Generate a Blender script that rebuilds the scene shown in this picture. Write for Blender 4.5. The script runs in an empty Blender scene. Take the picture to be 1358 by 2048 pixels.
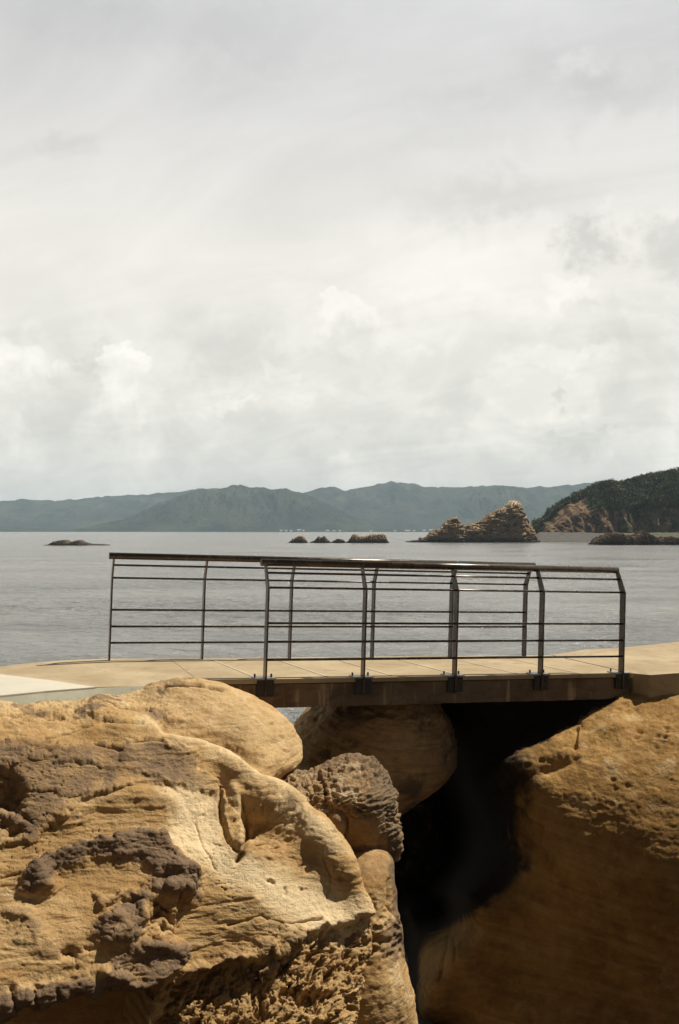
import bpy, bmesh, math, random
import numpy as np
from mathutils import Vector, Matrix

# ------------------------------------------------------------------ camera, sky, sun
F = 1991.0; CAMZ = 5.0; YH = 1060.0
PITCH = math.atan2(YH - 1024.0, F)
sc = bpy.context.scene
col = sc.collection
cam_d = bpy.data.cameras.new('camera'); cam = bpy.data.objects.new('camera', cam_d); col.objects.link(cam)
cam.location = (0, 0, CAMZ); cam.rotation_euler = (math.pi / 2 + PITCH, 0, 0)
cam_d.sensor_fit = 'VERTICAL'; cam_d.sensor_height = 36.0; cam_d.lens = F / 2048.0 * 36.0
cam_d.clip_start = 0.1; cam_d.clip_end = 30000
sc.camera = cam
sc.view_settings.view_transform = 'Standard'; sc.view_settings.look = 'None'
sc.view_settings.exposure = 0.3; sc.view_settings.gamma = 1.0
sc.render.engine = 'CYCLES'
sc.cycles.volume_bounces = 0; sc.cycles.max_bounces = 6; sc.cycles.caustics_reflective = False

SUN = Vector((0.50, 0.19, 0.845)).normalized()
sun_d = bpy.data.lights.new('sun', 'SUN'); sun_d.energy = 5.0; sun_d.angle = math.radians(0.6)
sun_d.color = (1.0, 0.94, 0.83)
sun = bpy.data.objects.new('sun', sun_d); col.objects.link(sun)
sun.rotation_euler = SUN.to_track_quat('Z', 'Y').to_euler(); sun.location = (20, 40, 120)

def raydir(px, py):
    """unit-forward ray (Y component about 1) through a pixel of the 1358x2048 frame"""
    u = (px - 679.0) / F; v = -(py - 1024.0) / F
    c, s = math.cos(PITCH), math.sin(PITCH)
    return u, c - v * s, s + v * c
def at(px, py, d):
    x, y, z = raydir(px, py)
    return Vector((x / y * d, d, CAMZ + z / y * d))
def at_z(px, py, z):
    x, y, zz = raydir(px, py)
    d = (z - CAMZ) / (zz / y)
    return Vector((x / y * d, d, z))

# ------------------------------------------------------------------ node helper
class G:
    def __init__(s, tree): s.t = tree; s.n = tree.nodes; s.l = tree.links
    def node(s, typ, ins=None, **kw):
        n = s.n.new(typ)
        for k, v in kw.items(): setattr(n, k, v)
        for k, v in (ins or {}).items(): s.set(n.inputs[k], v)
        return n
    def set(s, sock, v):
        if isinstance(v, bpy.types.NodeSocket): s.l.new(v, sock)
        elif isinstance(v, bpy.types.Node): s.l.new(v.outputs[0], sock)
        else:
            if sock.type == 'RGBA' and not isinstance(v, (int, float)) and len(v) == 3: v = (*v, 1)
            sock.default_value = v
    def m(s, op, a, b=0.0, c=0.0, clamp=False):
        n = s.node('ShaderNodeMath', {0: a, 1: b, 2: c}, operation=op); n.use_clamp = clamp; return n.outputs[0]
    def vm(s, op, a, b=(0, 0, 0), out=0):
        n = s.node('ShaderNodeVectorMath', {0: a, 1: b}, operation=op); return n.outputs[out]
    def mix(s, f, a, b, blend='MIX'):
        n = s.node('ShaderNodeMix', data_type='RGBA', blend_type=blend)
        s.set(n.inputs[0], f); s.set(n.inputs[6], a); s.set(n.inputs[7], b); return n.outputs[2]
    def ss(s, x, lo, hi, a=0.0, b=1.0):
        n = s.node('ShaderNodeMapRange', {0: x, 1: lo, 2: hi, 3: a, 4: b}, interpolation_type='SMOOTHSTEP'); return n.outputs[0]
    def noise(s, vec, scale, detail=4, rough=0.55, dist=0.0, out=0, lac=2.0):
        n = s.node('ShaderNodeTexNoise', {'Scale': scale, 'Detail': detail, 'Roughness': rough, 'Distortion': dist, 'Lacunarity': lac})
        if vec is not None: s.set(n.inputs['Vector'], vec)
        return n.outputs[out]
    def vor(s, vec, scale, feature='F1', rand=1.0):
        n = s.node('ShaderNodeTexVoronoi', {'Vector': vec, 'Scale': scale, 'Randomness': rand}, feature=feature); return n.outputs[0]
    def scale(s, vec, v):
        return s.vm('MULTIPLY', vec, v)

# ------------------------------------------------------------------ world
w = bpy.data.worlds.new('World'); sc.world = w; w.use_nodes = True
w.node_tree.nodes.clear(); g = G(w.node_tree)
out = g.node('ShaderNodeOutputWorld')
tc = g.node('ShaderNodeTexCoord').outputs['Generated']
D = g.vm('NORMALIZE', tc)
sep = g.node('ShaderNodeSeparateXYZ', {0: D})
dx, dy, dz = sep.outputs
el = g.m('MAXIMUM', dz, 0.0)
sky = g.node('ShaderNodeTexSky', sky_type='NISHITA')
sky.sun_disc = False; sky.sun_elevation = math.asin(SUN.z); sky.sun_rotation = math.atan2(SUN.x, SUN.y)
sky.air_density = 1.0; sky.dust_density = 2.0
bg_sky = g.node('ShaderNodeBackground', {'Color': sky.outputs[0], 'Strength': 0.09})
# the cloud deck: a veil with streaks (flat layer seen in perspective) and cumulus low down
inv = g.m('DIVIDE', 1.0, g.m('ADD', el, 0.16))
flat = g.node('ShaderNodeCombineXYZ', {0: g.m('MULTIPLY', dx, inv), 1: g.m('MULTIPLY', dy, inv), 2: 0.0}).outputs[0]
rot = g.node('ShaderNodeVectorRotate', {'Vector': flat, 'Angle': 0.62}, rotation_type='Z_AXIS').outputs[0]
streak = g.noise(g.scale(rot, (0.9, 1.9, 1)), 1.3, 8, 0.60, 0.9)
veil = g.noise(g.scale(flat, (0.9, 0.6, 1)), 0.9, 4, 0.5, 0.2)
cum = g.noise(g.scale(D, (1, 1, 1.05)), 8.0, 10, 0.60, 0.45)
cum2 = g.noise(g.scale(D, (1, 1, 1.15)), 21.0, 8, 0.62, 0.4)
# brightness with elevation
base = g.m('ADD', g.ss(el, 0.02, 0.22, 0.690, 0.690), g.ss(el, 0.22, 0.47, 0.0, -0.160))
L = g.m('ADD', base, g.m('MULTIPLY', g.m('SUBTRACT', streak, 0.5), 0.27))
L = g.m('ADD', L, g.m('MULTIPLY', g.m('SUBTRACT', veil, 0.5), 0.16))
low = g.ss(el, 0.30, 0.10)
puff = g.ss(cum, 0.46, 0.60)
L = g.m('ADD', L, g.m('MULTIPLY', g.m('SUBTRACT', puff, 0.45), g.m('MULTIPLY', low, 0.085)))
L = g.m('ADD', L, g.m('MULTIPLY', g.m('SUBTRACT', g.ss(cum2, 0.42, 0.62), 0.5), g.m('MULTIPLY', low, 0.065)))
warp = g.vm('SCALE', g.vm('SUBTRACT', g.noise(D, 24.0, 6, 0.62, 0.2, out=1), (0.5, 0.5, 0.5)), (0, 0, 0))
warp.node.inputs['Scale'].default_value = 0.085
warp2 = g.vm('SCALE', g.vm('SUBTRACT', g.noise(D, 75.0, 5, 0.6, 0.0, out=1), (0.5, 0.5, 0.5)), (0, 0, 0))
warp2.node.inputs['Scale'].default_value = 0.035
Dw = g.vm('ADD', g.vm('ADD', D, warp), warp2)
def cloud(px, py, rx, ry, amt, soft=0.5, top=False):
    """one named cloud patch of the sky, at a direction, with a billowed edge"""
    global L
    c = Vector(raydir(px, py)).normalized()
    v = g.vm('SUBTRACT', Dw, tuple(c))
    v = g.scale(v, (F / rx, F / rx, F / ry))
    r = g.vm('LENGTH', v, out=1)
    k = g.ss(r, 1.0, 1.0 - soft)
    if top: k = g.m('MULTIPLY', k, g.ss(g.node('ShaderNodeSeparateXYZ', {0: v}).outputs[2], -0.7, 0.5))
    L = g.m('ADD', L, g.m('MULTIPLY', k, amt))
cloud(1172, 485, 72, 84, -0.16, 0.7); cloud(1195, 432, 34, 34, 0.05, 0.5)
cloud(1340, 500, 90, 90, -0.14, 0.8)
cloud(1115, 797, 36, 22, -0.10, 0.6); cloud(1170, 845, 110, 30, 0.04, 0.5); cloud(1150, 880, 120, 26, -0.05, 0.6)
cloud(1225, 205, 170, 75, -0.075, 1.0); cloud(130, 285, 90, 40, -0.05, 1.0); cloud(1090, 110, 110, 70, -0.035, 1.0); cloud(1150, 140, 60, 40, 0.05, 0.8)
cloud(245, 738, 62, 54, 0.12, 0.30, True); cloud(240, 800, 60, 70, 0.07, 0.6); cloud(205, 690, 40, 30, -0.05, 0.7)
cloud(165, 750, 40, 26, -0.06, 0.7)
cloud(700, 640, 85, 56, 0.08, 0.30, True); cloud(560, 750, 60, 34, 0.05, 0.3, True); cloud(860, 715, 60, 34, 0.04, 0.4, True); cloud(1320, 660, 60, 50, 0.06, 0.4, True); cloud(25, 720, 60, 60, 0.08, 0.4, True); cloud(110, 750, 50, 30, 0.08, 0.4, True); cloud(700, 690, 90, 46, -0.045, 0.6)
cloud(460, 812, 60, 26, 0.07, 0.4); cloud(440, 700, 190, 110, -0.06, 0.9); cloud(1120, 715, 130, 30, 0.05, 0.5)
cloud(900, 540, 420, 130, 0.08, 1.0); cloud(980, 395, 260, 60, -0.06, 1.0); cloud(960, 250, 260, 90, -0.05, 1.0)
cloud(400, 60, 420, 90, -0.05, 1.0); cloud(1150, 585, 90, 40, 0.07, 0.6); cloud(670, 880, 90, 40, 0.05, 0.5)
cloud(1240, 640, 160, 70, -0.05, 0.8); cloud(100, 860, 260, 60, -0.04, 1.0); cloud(60, 700, 90, 60, 0.05, 0.7)
# unseen sky behind the camera and overhead, dimmed by design to deepen the shade
L = g.m('MULTIPLY', L, g.ss(dy, -0.15, 0.50, 0.07, 1.0))
L = g.m('MULTIPLY', L, g.ss(dz, 0.45, 0.75, 1.14, 0.72))
L = g.m('MULTIPLY', L, g.ss(dz, -0.1, 0.0, 0.3, 1.0))
tint = g.mix(g.ss(el, 0.24, 0.50), (1.0, 0.962, 0.872), (0.990, 0.976, 0.965))
cc = g.mix(1.0, tint, L, 'MULTIPLY')
bg_c = g.node('ShaderNodeBackground', {'Color': cc, 'Strength': 1.0})
mx = g.node('ShaderNodeMixShader', {0: 0.93, 1: bg_sky, 2: bg_c})
g.l.new(mx.outputs[0], out.inputs[0])

# ------------------------------------------------------------------ numpy noise
_rng = np.random.RandomState(7)
_perm = np.concatenate([_rng.permutation(256)] * 3).astype(np.int64)
_gr = _rng.normal(size=(256, 3)); _gr /= np.linalg.norm(_gr, axis=1)[:, None]
def perlin(P):
    i = np.floor(P).astype(np.int64); f = P - i; i &= 255
    u = f * f * f * (f * (f * 6 - 15) + 10)
    r = np.zeros(len(P))
    for a in (0, 1):
        wa = u[:, 0] if a else 1 - u[:, 0]
        for b in (0, 1):
            wb = u[:, 1] if b else 1 - u[:, 1]
            for c in (0, 1):
                wc = u[:, 2] if c else 1 - u[:, 2]
                h = _perm[_perm[_perm[(i[:, 0] + a) & 255] + ((i[:, 1] + b) & 255)] + ((i[:, 2] + c) & 255)]
                gg = _gr[h]
                r += wa * wb * wc * (gg[:, 0] * (f[:, 0] - a) + gg[:, 1] * (f[:, 1] - b) + gg[:, 2] * (f[:, 2] - c))
    return r * 1.5
def fbm(P, scale, oct=4, rough=0.5, ridged=False, seed=0.0):
    s = np.asarray(scale, float); Q = P * s + seed * 17.31 + 3.7
    a = 1.0; tot = np.zeros(len(P)); nrm = 0
    for k in range(oct):
        n = perlin(Q)
        if ridged: n = 1 - 2 * np.abs(n)
        tot += a * n; nrm += a; a *= rough; Q = Q * 2.03 + 11.1
    return tot / nrm
_jit = _rng.rand(256, 3)
def worley(P, scale):
    Q = P * np.asarray(scale, float) + 50.3
    i = np.floor(Q).astype(np.int64); f = Q - i
    best = np.full(len(P), 9.0); second = np.full(len(P), 9.0)
    for a in (-1, 0, 1):
        for b in (-1, 0, 1):
            for c in (-1, 0, 1):
                h = _perm[_perm[_perm[(i[:, 0] + a) & 255] + ((i[:, 1] + b) & 255)] + ((i[:, 2] + c) & 255)]
                d = np.sqrt(((np.array([a, b, c]) + _jit[h] - f) ** 2).sum(1))
                second = np.minimum(second, np.maximum(best, d)); best = np.minimum(best, d)
    return best, second
def sstep(x, lo, hi):
    t = np.clip((x - lo) / (hi - lo), 0, 1); return t * t * (3 - 2 * t)

# ------------------------------------------------------------------ mesh helpers
def tag(o, label=None, cat=None, group=None, kind=None):
    if label: o['label'] = label
    if cat: o['category'] = cat
    if group: o['group'] = group
    if kind: o['kind'] = kind
    return o
def empty(name, loc=(0, 0, 0), rz=0.0):
    o = bpy.data.objects.new(name, None); o.location = loc; o.rotation_euler = (0, 0, rz); o.empty_display_size = 0.2
    col.objects.link(o); return o
def mesh_np(name, V, Q, mat, attrs=None, smooth=True, parent=None):
    me = bpy.data.meshes.new(name)
    V = np.ascontiguousarray(V, dtype=np.float32); Q = np.ascontiguousarray(Q, dtype=np.int32)
    k = Q.shape[1]
    me.vertices.add(len(V)); me.vertices.foreach_set('co', V.ravel())
    me.loops.add(Q.size); me.loops.foreach_set('vertex_index', Q.ravel())
    me.polygons.add(len(Q)); me.polygons.foreach_set('loop_start', np.arange(0, Q.size, k, dtype=np.int32))
    me.polygons.foreach_set('use_smooth', np.full(len(Q), smooth))
    me.update(calc_edges=True); me.validate()
    for a, v in (attrs or {}).items():
        me.attributes.new(a, 'FLOAT', 'POINT').data.foreach_set('value', np.ascontiguousarray(v, dtype=np.float32))
    me.materials.append(mat)
    o = bpy.data.objects.new(name, me); col.objects.link(o)
    if parent: o.parent = parent
    return o
def quads(nu, nv, wrap=False):
    i = np.arange(nv - 1)[:, None] * nu + np.arange(nu - 1)[None, :]
    i = i.ravel()
    return np.stack([i, i + 1, i + nu + 1, i + nu], 1)
def bm_obj(name, bm, mat, parent=None, smooth=False):
    me = bpy.data.meshes.new(name); bm.normal_update(); bm.to_mesh(me); bm.free()
    if smooth:
        me.polygons.foreach_set('use_smooth', np.full(len(me.polygons), True))
    me.materials.append(mat); o = bpy.data.objects.new(name, me); col.objects.link(o)
    if parent: o.parent = parent
    return o
def box_bm(bm, c, size, M=None, bevel=0.0):
    r = bmesh.ops.create_cube(bm, size=1.0)
    vs = r['verts']
    for v in vs:
        v.co = Vector((v.co.x * size[0], v.co.y * size[1], v.co.z * size[2])) + Vector(c)
    if bevel:
        es = list({e for v in vs for e in v.link_edges})
        rb = bmesh.ops.bevel(bm, geom=es, offset=bevel, segments=2, affect='EDGES', profile=0.6)
        vs = list({v for f in rb['faces'] for v in f.verts} | {v for v in vs if v.is_valid})
    if M is not None:
        for v in vs: v.co = M @ v.co
def tube_bm(bm, a, b, r, seg=14, cap=True):
    a, b = Vector(a), Vector(b); d = (b - a).normalized()
    x = d.orthogonal().normalized(); y = d.cross(x)
    A = []; B = []
    for k in range(seg):
        t = 2 * math.pi * k / seg; o = x * math.cos(t) * r + y * math.sin(t) * r
        A.append(bm.verts.new(a + o)); B.append(bm.verts.new(b + o))
    for k in range(seg):
        f = bm.faces.new((A[k], A[(k + 1) % seg], B[(k + 1) % seg], B[k])); f.smooth = True
    if cap: bm.faces.new(A[::-1]); bm.faces.new(B)
def prism(name, top, thick, mat, parent=None, bevel=0.003):
    """a slab from a list of top corner points (may slope), given thickness"""
    bm = bmesh.new()
    T = [bm.verts.new(p) for p in top]; B = [bm.verts.new(Vector(p) - Vector((0, 0, thick))) for p in top]
    bm.faces.new(T); bm.faces.new(B[::-1]); n = len(T)
    for k in range(n): bm.faces.new((T[(k + 1) % n], T[k], B[k], B[(k + 1) % n]))
    bmesh.ops.recalc_face_normals(bm, faces=bm.faces)
    if bevel: bmesh.ops.bevel(bm, geom=list(bm.edges), offset=bevel, segments=2, affect='EDGES')
    return bm_obj(name, bm, mat, parent)

# ------------------------------------------------------------------ materials
def new_mat(name):
    m = bpy.data.materials.new(name); m.use_nodes = True; t = m.node_tree; t.nodes.clear(); gg = G(t)
    o = gg.node('ShaderNodeOutputMaterial'); b = gg.node('ShaderNodeBsdfPrincipled')
    gg.l.new(b.outputs[0], o.inputs[0]); return m, gg, b
def bump(gg, b, h, dist, strength=1.0):
    n = gg.node('ShaderNodeBump', {'Strength': strength, 'Distance': dist, 'Height': h}); gg.l.new(n.outputs[0], b.inputs['Normal'])

def rock_mat(name, c_lo, c_hi, c_crust, c_pale, fine=1.0, bands=0.0, bed=1.0):
    m, q, b = new_mat(name)
    P = q.node('ShaderNodeNewGeometry').outputs['Position']
    crust = q.node('ShaderNodeAttribute', attribute_name='crust').outputs['Fac']
    pale = q.node('ShaderNodeAttribute', attribute_name='pale').outputs['Fac']
    sp_ = q.node('ShaderNodeSeparateXYZ', {0: P}).outputs
    zb = q.m('ADD', sp_[2], q.m('ADD', q.m('MULTIPLY', sp_[0], 0.16), q.m('MULTIPLY', sp_[1], -0.1)))
    PB = q.node('ShaderNodeCombineXYZ', {0: q.m('MULTIPLY', sp_[0], 1.3), 1: q.m('MULTIPLY', sp_[1], 1.3), 2: q.m('MULTIPLY', zb, 17.0)}).outputs[0]
    n1 = q.noise(P, 1.6, 6, 0.6, 0.4); n2 = q.noise(P, 9.0, 6, 0.65); n3 = q.noise(P, 60.0, 4, 0.7)
    nb = q.noise(PB, 1.0, 6, 0.62, 0.7)
    f = q.m('ADD', q.m('MULTIPLY', n1, 0.8), q.m('MULTIPLY', n2, 0.5))
    c = q.mix(q.ss(f, 0.45, 0.85), c_lo, c_hi)
    c = q.mix(q.ss(nb, 0.50, 0.72, 0, 0.35 * bed), c, tuple(v * 0.62 for v in c_lo)); c = q.mix(q.ss(nb, 0.48, 0.30, 0, 0.30 * bed), c, c_pale)
    if bands: c = q.mix(q.m('MULTIPLY', q.ss(nb, 0.45, 0.68), bands), c, tuple(v * 0.55 for v in c_lo))
    # rusty iron staining and pale lichen-like bleaching
    st = q.noise(q.vm('ADD', P, (13, 7, 3)), 3.3, 7, 0.62, 0.6)
    c = q.mix(q.ss(st, 0.56, 0.70, 0, 0.55), c, (0.40, 0.21, 0.075))
    c = q.mix(q.ss(q.noise(q.vm('ADD', P, (3, 27, 9)), 4.6, 6, 0.6, 0.3), 0.57, 0.72, 0, 0.45), c, c_pale)
    pm = q.m('ADD', pale, q.m('MULTIPLY', q.m('SUBTRACT', n2, 0.5), 0.5))
    c = q.mix(q.m('MULTIPLY', q.ss(pm, 0.05, 1.0), q.ss(pale, 0.0, 0.3)), c, c_pale)
    nq = q.noise(q.vm('ADD', P, (5, 1, 8)), 4.5, 8, 0.68, 0.5)
    cm = q.m('ADD', crust, q.m('MULTIPLY', q.m('SUBTRACT', nq, 0.5), 2.2))
    cm = q.m('MULTIPLY', q.ss(cm, 0.15, 1.10), q.ss(crust, 0.02, 0.35))
    cr = q.mix(n1, tuple(v * 0.7 for v in c_crust), tuple(v * 1.45 for v in c_crust))
    c = q.mix(cm, c, cr)
    sp = q.ss(q.noise(P, 38.0, 3, 0.6), 0.60, 0.72)
    c = q.mix(q.m('MULTIPLY', sp, 0.45), c, tuple(v * 0.45 for v in c_lo))
    c = q.mix(1.0, c, q.mix(n3, (0.78, 0.78, 0.78), (1.2, 1.2, 1.2)), 'MULTIPLY')
    q.set(b.inputs['Base Color'], c); b.inputs['Roughness'].default_value = 0.92
    b.inputs['Specular IOR Level'].default_value = 0.18
    pit = q.ss(q.vor(q.vm('ADD', P, q.vm('SCALE', q.noise(P, 6, 3, out=1), (0, 0, 0))), 26.0), 0.05, 0.34)
    h = q.m('ADD', q.m('ADD', q.m('MULTIPLY', n3, 0.35), q.m('MULTIPLY', nb, 0.8 * bed)), q.m('ADD', q.m('MULTIPLY', q.noise(P, 22, 6, 0.68), 0.9), q.m('MULTIPLY', pit, 0.22)))
    bump(q, b, h, 0.022 * fine, 0.8)
    return m

OCHRE = rock_mat('ochre sandstone', (0.31, 0.183, 0.070), (0.47, 0.303, 0.132), (0.165, 0.108, 0.064), (0.66, 0.51, 0.30))
DARKROCK = rock_mat('dark pitted sandstone', (0.25, 0.155, 0.075), (0.38, 0.25, 0.13), (0.150, 0.104, 0.062), (0.50, 0.37, 0.22), 1.2)
BROWNROCK = rock_mat('brown streaked sandstone', (0.36, 0.22, 0.105), (0.55, 0.355, 0.165), (0.13, 0.09, 0.055), (0.45, 0.31, 0.15), 1.0, 0.55)
SHADEROCK = rock_mat('tawny banded sandstone', (0.205, 0.105, 0.028), (0.40, 0.235, 0.078), (0.026, 0.020, 0.013), (0.55, 0.40, 0.21), 1.0, 0.15, 0.7)  # near-black crust colour serves the painted shade in the cleft
STACKROCK = rock_mat('far banded sandstone', (0.20, 0.13, 0.075), (0.40, 0.28, 0.16), (0.055, 0.046, 0.036), (0.55, 0.42, 0.27), 1.0)

def concrete(name, c0, c1, stain=0.4, rough=0.85, drip=False):
    m, q, b = new_mat(name)
    P = q.node('ShaderNodeNewGeometry').outputs['Position']
    n = q.noise(P, 1.4, 6, 0.6, 0.3); n2 = q.noise(P, 11, 5, 0.7); n3 = q.noise(P, 120, 3, 0.7)
    c = q.mix(q.ss(n, 0.3, 0.7), c0, c1)
    c = q.mix(q.ss(n2, 0.52, 0.75, 0, stain), c, tuple(v * 0.6 for v in c0))
    blot = q.noise(q.vm('ADD', P, (9, 4, 1)), 2.3, 8, 0.68, 0.8)
    c = q.mix(q.ss(blot, 0.52, 0.68, 0, stain * 0.9), c, tuple(v * 0.68 for v in c0)); c = q.mix(q.ss(blot, 0.45, 0.30, 0, stain * 0.6), c, tuple(min(v * 1.18, 0.8) for v in c1))
    if drip:
        d = q.noise(q.scale(P, (9, 9, 0.9)), 1.0, 5, 0.65)
        c = q.mix(q.ss(d, 0.54, 0.66, 0, 0.75), c, tuple(v * 2.0 for v in c1))
        c = q.mix(q.ss(q.noise(q.scale(P, (2.2, 2.2, 5)), 1.0, 6, 0.65, 0.5), 0.5, 0.62, 0, 0.6), c, (0.075, 0.05, 0.03))
    c = q.mix(1.0, c, q.mix(n3, (0.8, 0.8, 0.8), (1.18, 1.18, 1.18)), 'MULTIPLY')
    q.set(b.inputs['Base Color'], c); b.inputs['Roughness'].default_value = rough
    b.inputs['Specular IOR Level'].default_value = 0.25
    bump(q, b, q.m('ADD', q.m('MULTIPLY', n2, 0.5), n3), 0.006, 0.6)
    return m
DECK = concrete('sandy concrete', (0.31, 0.232, 0.132), (0.42, 0.325, 0.20), 0.6)
PALE = concrete('pale concrete', (0.47, 0.425, 0.335), (0.53, 0.485, 0.39), 0.12)
KERB = concrete('greenish grey concrete', (0.27, 0.255, 0.185), (0.36, 0.335, 0.25), 0.4)
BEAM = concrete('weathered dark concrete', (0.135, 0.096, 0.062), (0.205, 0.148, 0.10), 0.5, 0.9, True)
JOINT = concrete('joint mortar', (0.44, 0.365, 0.25), (0.5, 0.42, 0.3), 0.1)

m_, q_, b_ = new_mat('bronze painted steel'); METAL = m_
Pm = q_.node('ShaderNodeNewGeometry').outputs['Position']
nm = q_.noise(Pm, 6, 5, 0.6); nm2 = q_.noise(Pm, 70, 3, 0.6)
cmx = q_.mix(q_.ss(nm, 0.4, 0.7), (0.062, 0.047, 0.034), (0.105, 0.082, 0.060))
q_.set(b_.inputs['Base Color'], q_.mix(q_.ss(nm2, 0.62, 0.72, 0, 0.5), cmx, (0.12, 0.06, 0.03)))
b_.inputs['Metallic'].default_value = 0.55
q_.set(b_.inputs['Roughness'], q_.ss(nm, 0.3, 0.7, 0.20, 0.32))
m_, q_, b_ = new_mat('dark gap black'); BLACK = m_
nk = q_.noise(q_.node('ShaderNodeNewGeometry').outputs['Position'], 25, 5, 0.65)
q_.set(b_.inputs['Base Color'], q_.mix(nk, (0.012, 0.012, 0.012), (0.05, 0.042, 0.034)))
b_.inputs['Metallic'].default_value = 0.3; b_.inputs['Roughness'].default_value = 0.5
m_, q_, b_ = new_mat('galvanised steel'); GALV = m_
ng = q_.noise(q_.node('ShaderNodeNewGeometry').outputs['Position'], 40, 4, 0.6)
q_.set(b_.inputs['Base Color'], q_.mix(ng, (0.28, 0.28, 0.27), (0.45, 0.45, 0.43)))
b_.inputs['Metallic'].default_value = 0.8; b_.inputs['Roughness'].default_value = 0.4

# ------------------------------------------------------------------ sheets: a rock surface draped over control points
def rbf(ctrl, S, T):
    """thin plate spline through control points (s, t, px, py, d)"""
    C = np.array(ctrl, float); xs = C[:, :2] / 100.0
    vals = np.stack([C[:, 2] - C[:, 0], C[:, 3] - C[:, 1], C[:, 4]], 1)
    def U(r2): return 0.5 * r2 * np.log(r2 + 1e-9)
    n = len(C); r2 = ((xs[:, None] - xs[None]) ** 2).sum(2)
    A = np.zeros((n + 3, n + 3)); A[:n, :n] = U(r2) + 0.004 * np.eye(n)
    Pm = np.concatenate([np.ones((n, 1)), xs], 1); A[:n, n:] = Pm; A[n:, :n] = Pm.T
    W = np.linalg.solve(A, np.concatenate([vals, np.zeros((3, 3))]))
    Q = np.stack([S, T], 1) / 100.0
    o = np.concatenate([np.ones((len(Q), 1)), Q], 1) @ W[n:]
    for k in range(n): o += U(((Q - xs[k]) ** 2).sum(1))[:, None] * W[k]
    return S + o[:, 0], T + o[:, 1], o[:, 2]
def fold(line, side=1, n_in=26, back=0.4, far=1.4, drop=30):
    """control points that carry the sheet round a silhouette and down behind it"""
    out = []
    L_ = np.array(line, float)
    for k in range(len(L_)):
        a = L_[max(k - 1, 0)][:2]; b = L_[min(k + 1, len(L_) - 1)][:2]
        t = (b - a) / np.linalg.norm(b - a); nrm = np.array([t[1], -t[0]]) * side
        x, y, d = L_[k]
        out.append((x, y, x, y, d))
        p = np.array([x, y]) - nrm * n_in
        o1 = np.array([x, y]) + nrm * 45
        out.append((o1[0], o1[1], p[0], p[1] + drop * 0.2, d + back))
        o2 = np.array([x, y]) + nrm * 120
        p2 = np.array([x, y]) - nrm * (n_in * 1.6)
        out.append((o2[0], o2[1], p2[0], p2[1] + drop * 3, d + far))
    return out
def to_world(px, py, d):
    u = (px - 679.0) / F; v = -(py - 1024.0) / F
    c, s = math.cos(PITCH), math.sin(PITCH)
    y = c - v * s
    return np.stack([u / y * d, d, CAMZ + (s + v * c) / y * d], 1)
def normals(V, nu, nv):
    P = V.reshape(nv, nu, 3)
    a = np.gradient(P, axis=1); b = np.gradient(P, axis=0)
    n = np.cross(b, a); n /= np.linalg.norm(n, axis=2, keepdims=True) + 1e-12
    return n.reshape(-1, 3)
def seg_dist(S, T, pts):
    """distance to polyline and parameter along it"""
    best = np.full(len(S), 1e9)
    sgn = np.zeros(len(S))
    for (x0, y0), (x1, y1) in zip(pts[:-1], pts[1:]):
        dx_, dy_ = x1 - x0, y1 - y0; l2 = dx_ * dx_ + dy_ * dy_ + 1e-9
        t = np.clip(((S - x0) * dx_ + (T - y0) * dy_) / l2, 0, 1)
        d = np.hypot(S - x0 - t * dx_, T - y0 - t * dy_)
        cr = dx_ * (T - y0) - dy_ * (S - x0)
        k = d < best; best[k] = d[k]; sgn[k] = np.sign(cr[k])
    return best, sgn
def poly_sd(S, T, pts):
    """signed distance to a polygon, positive inside"""
    P = list(pts) + [pts[0]]
    d, _ = seg_dist(S, T, P)
    ins = np.zeros(len(S), bool)
    for (x0, y0), (x1, y1) in zip(P[:-1], P[1:]):
        c = ((y0 > T) != (y1 > T)) & (S < (x1 - x0) * (T - y0) / (y1 - y0 + 1e-12) + x0)
        ins ^= c
    return np.where(ins, d, -d)
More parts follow.
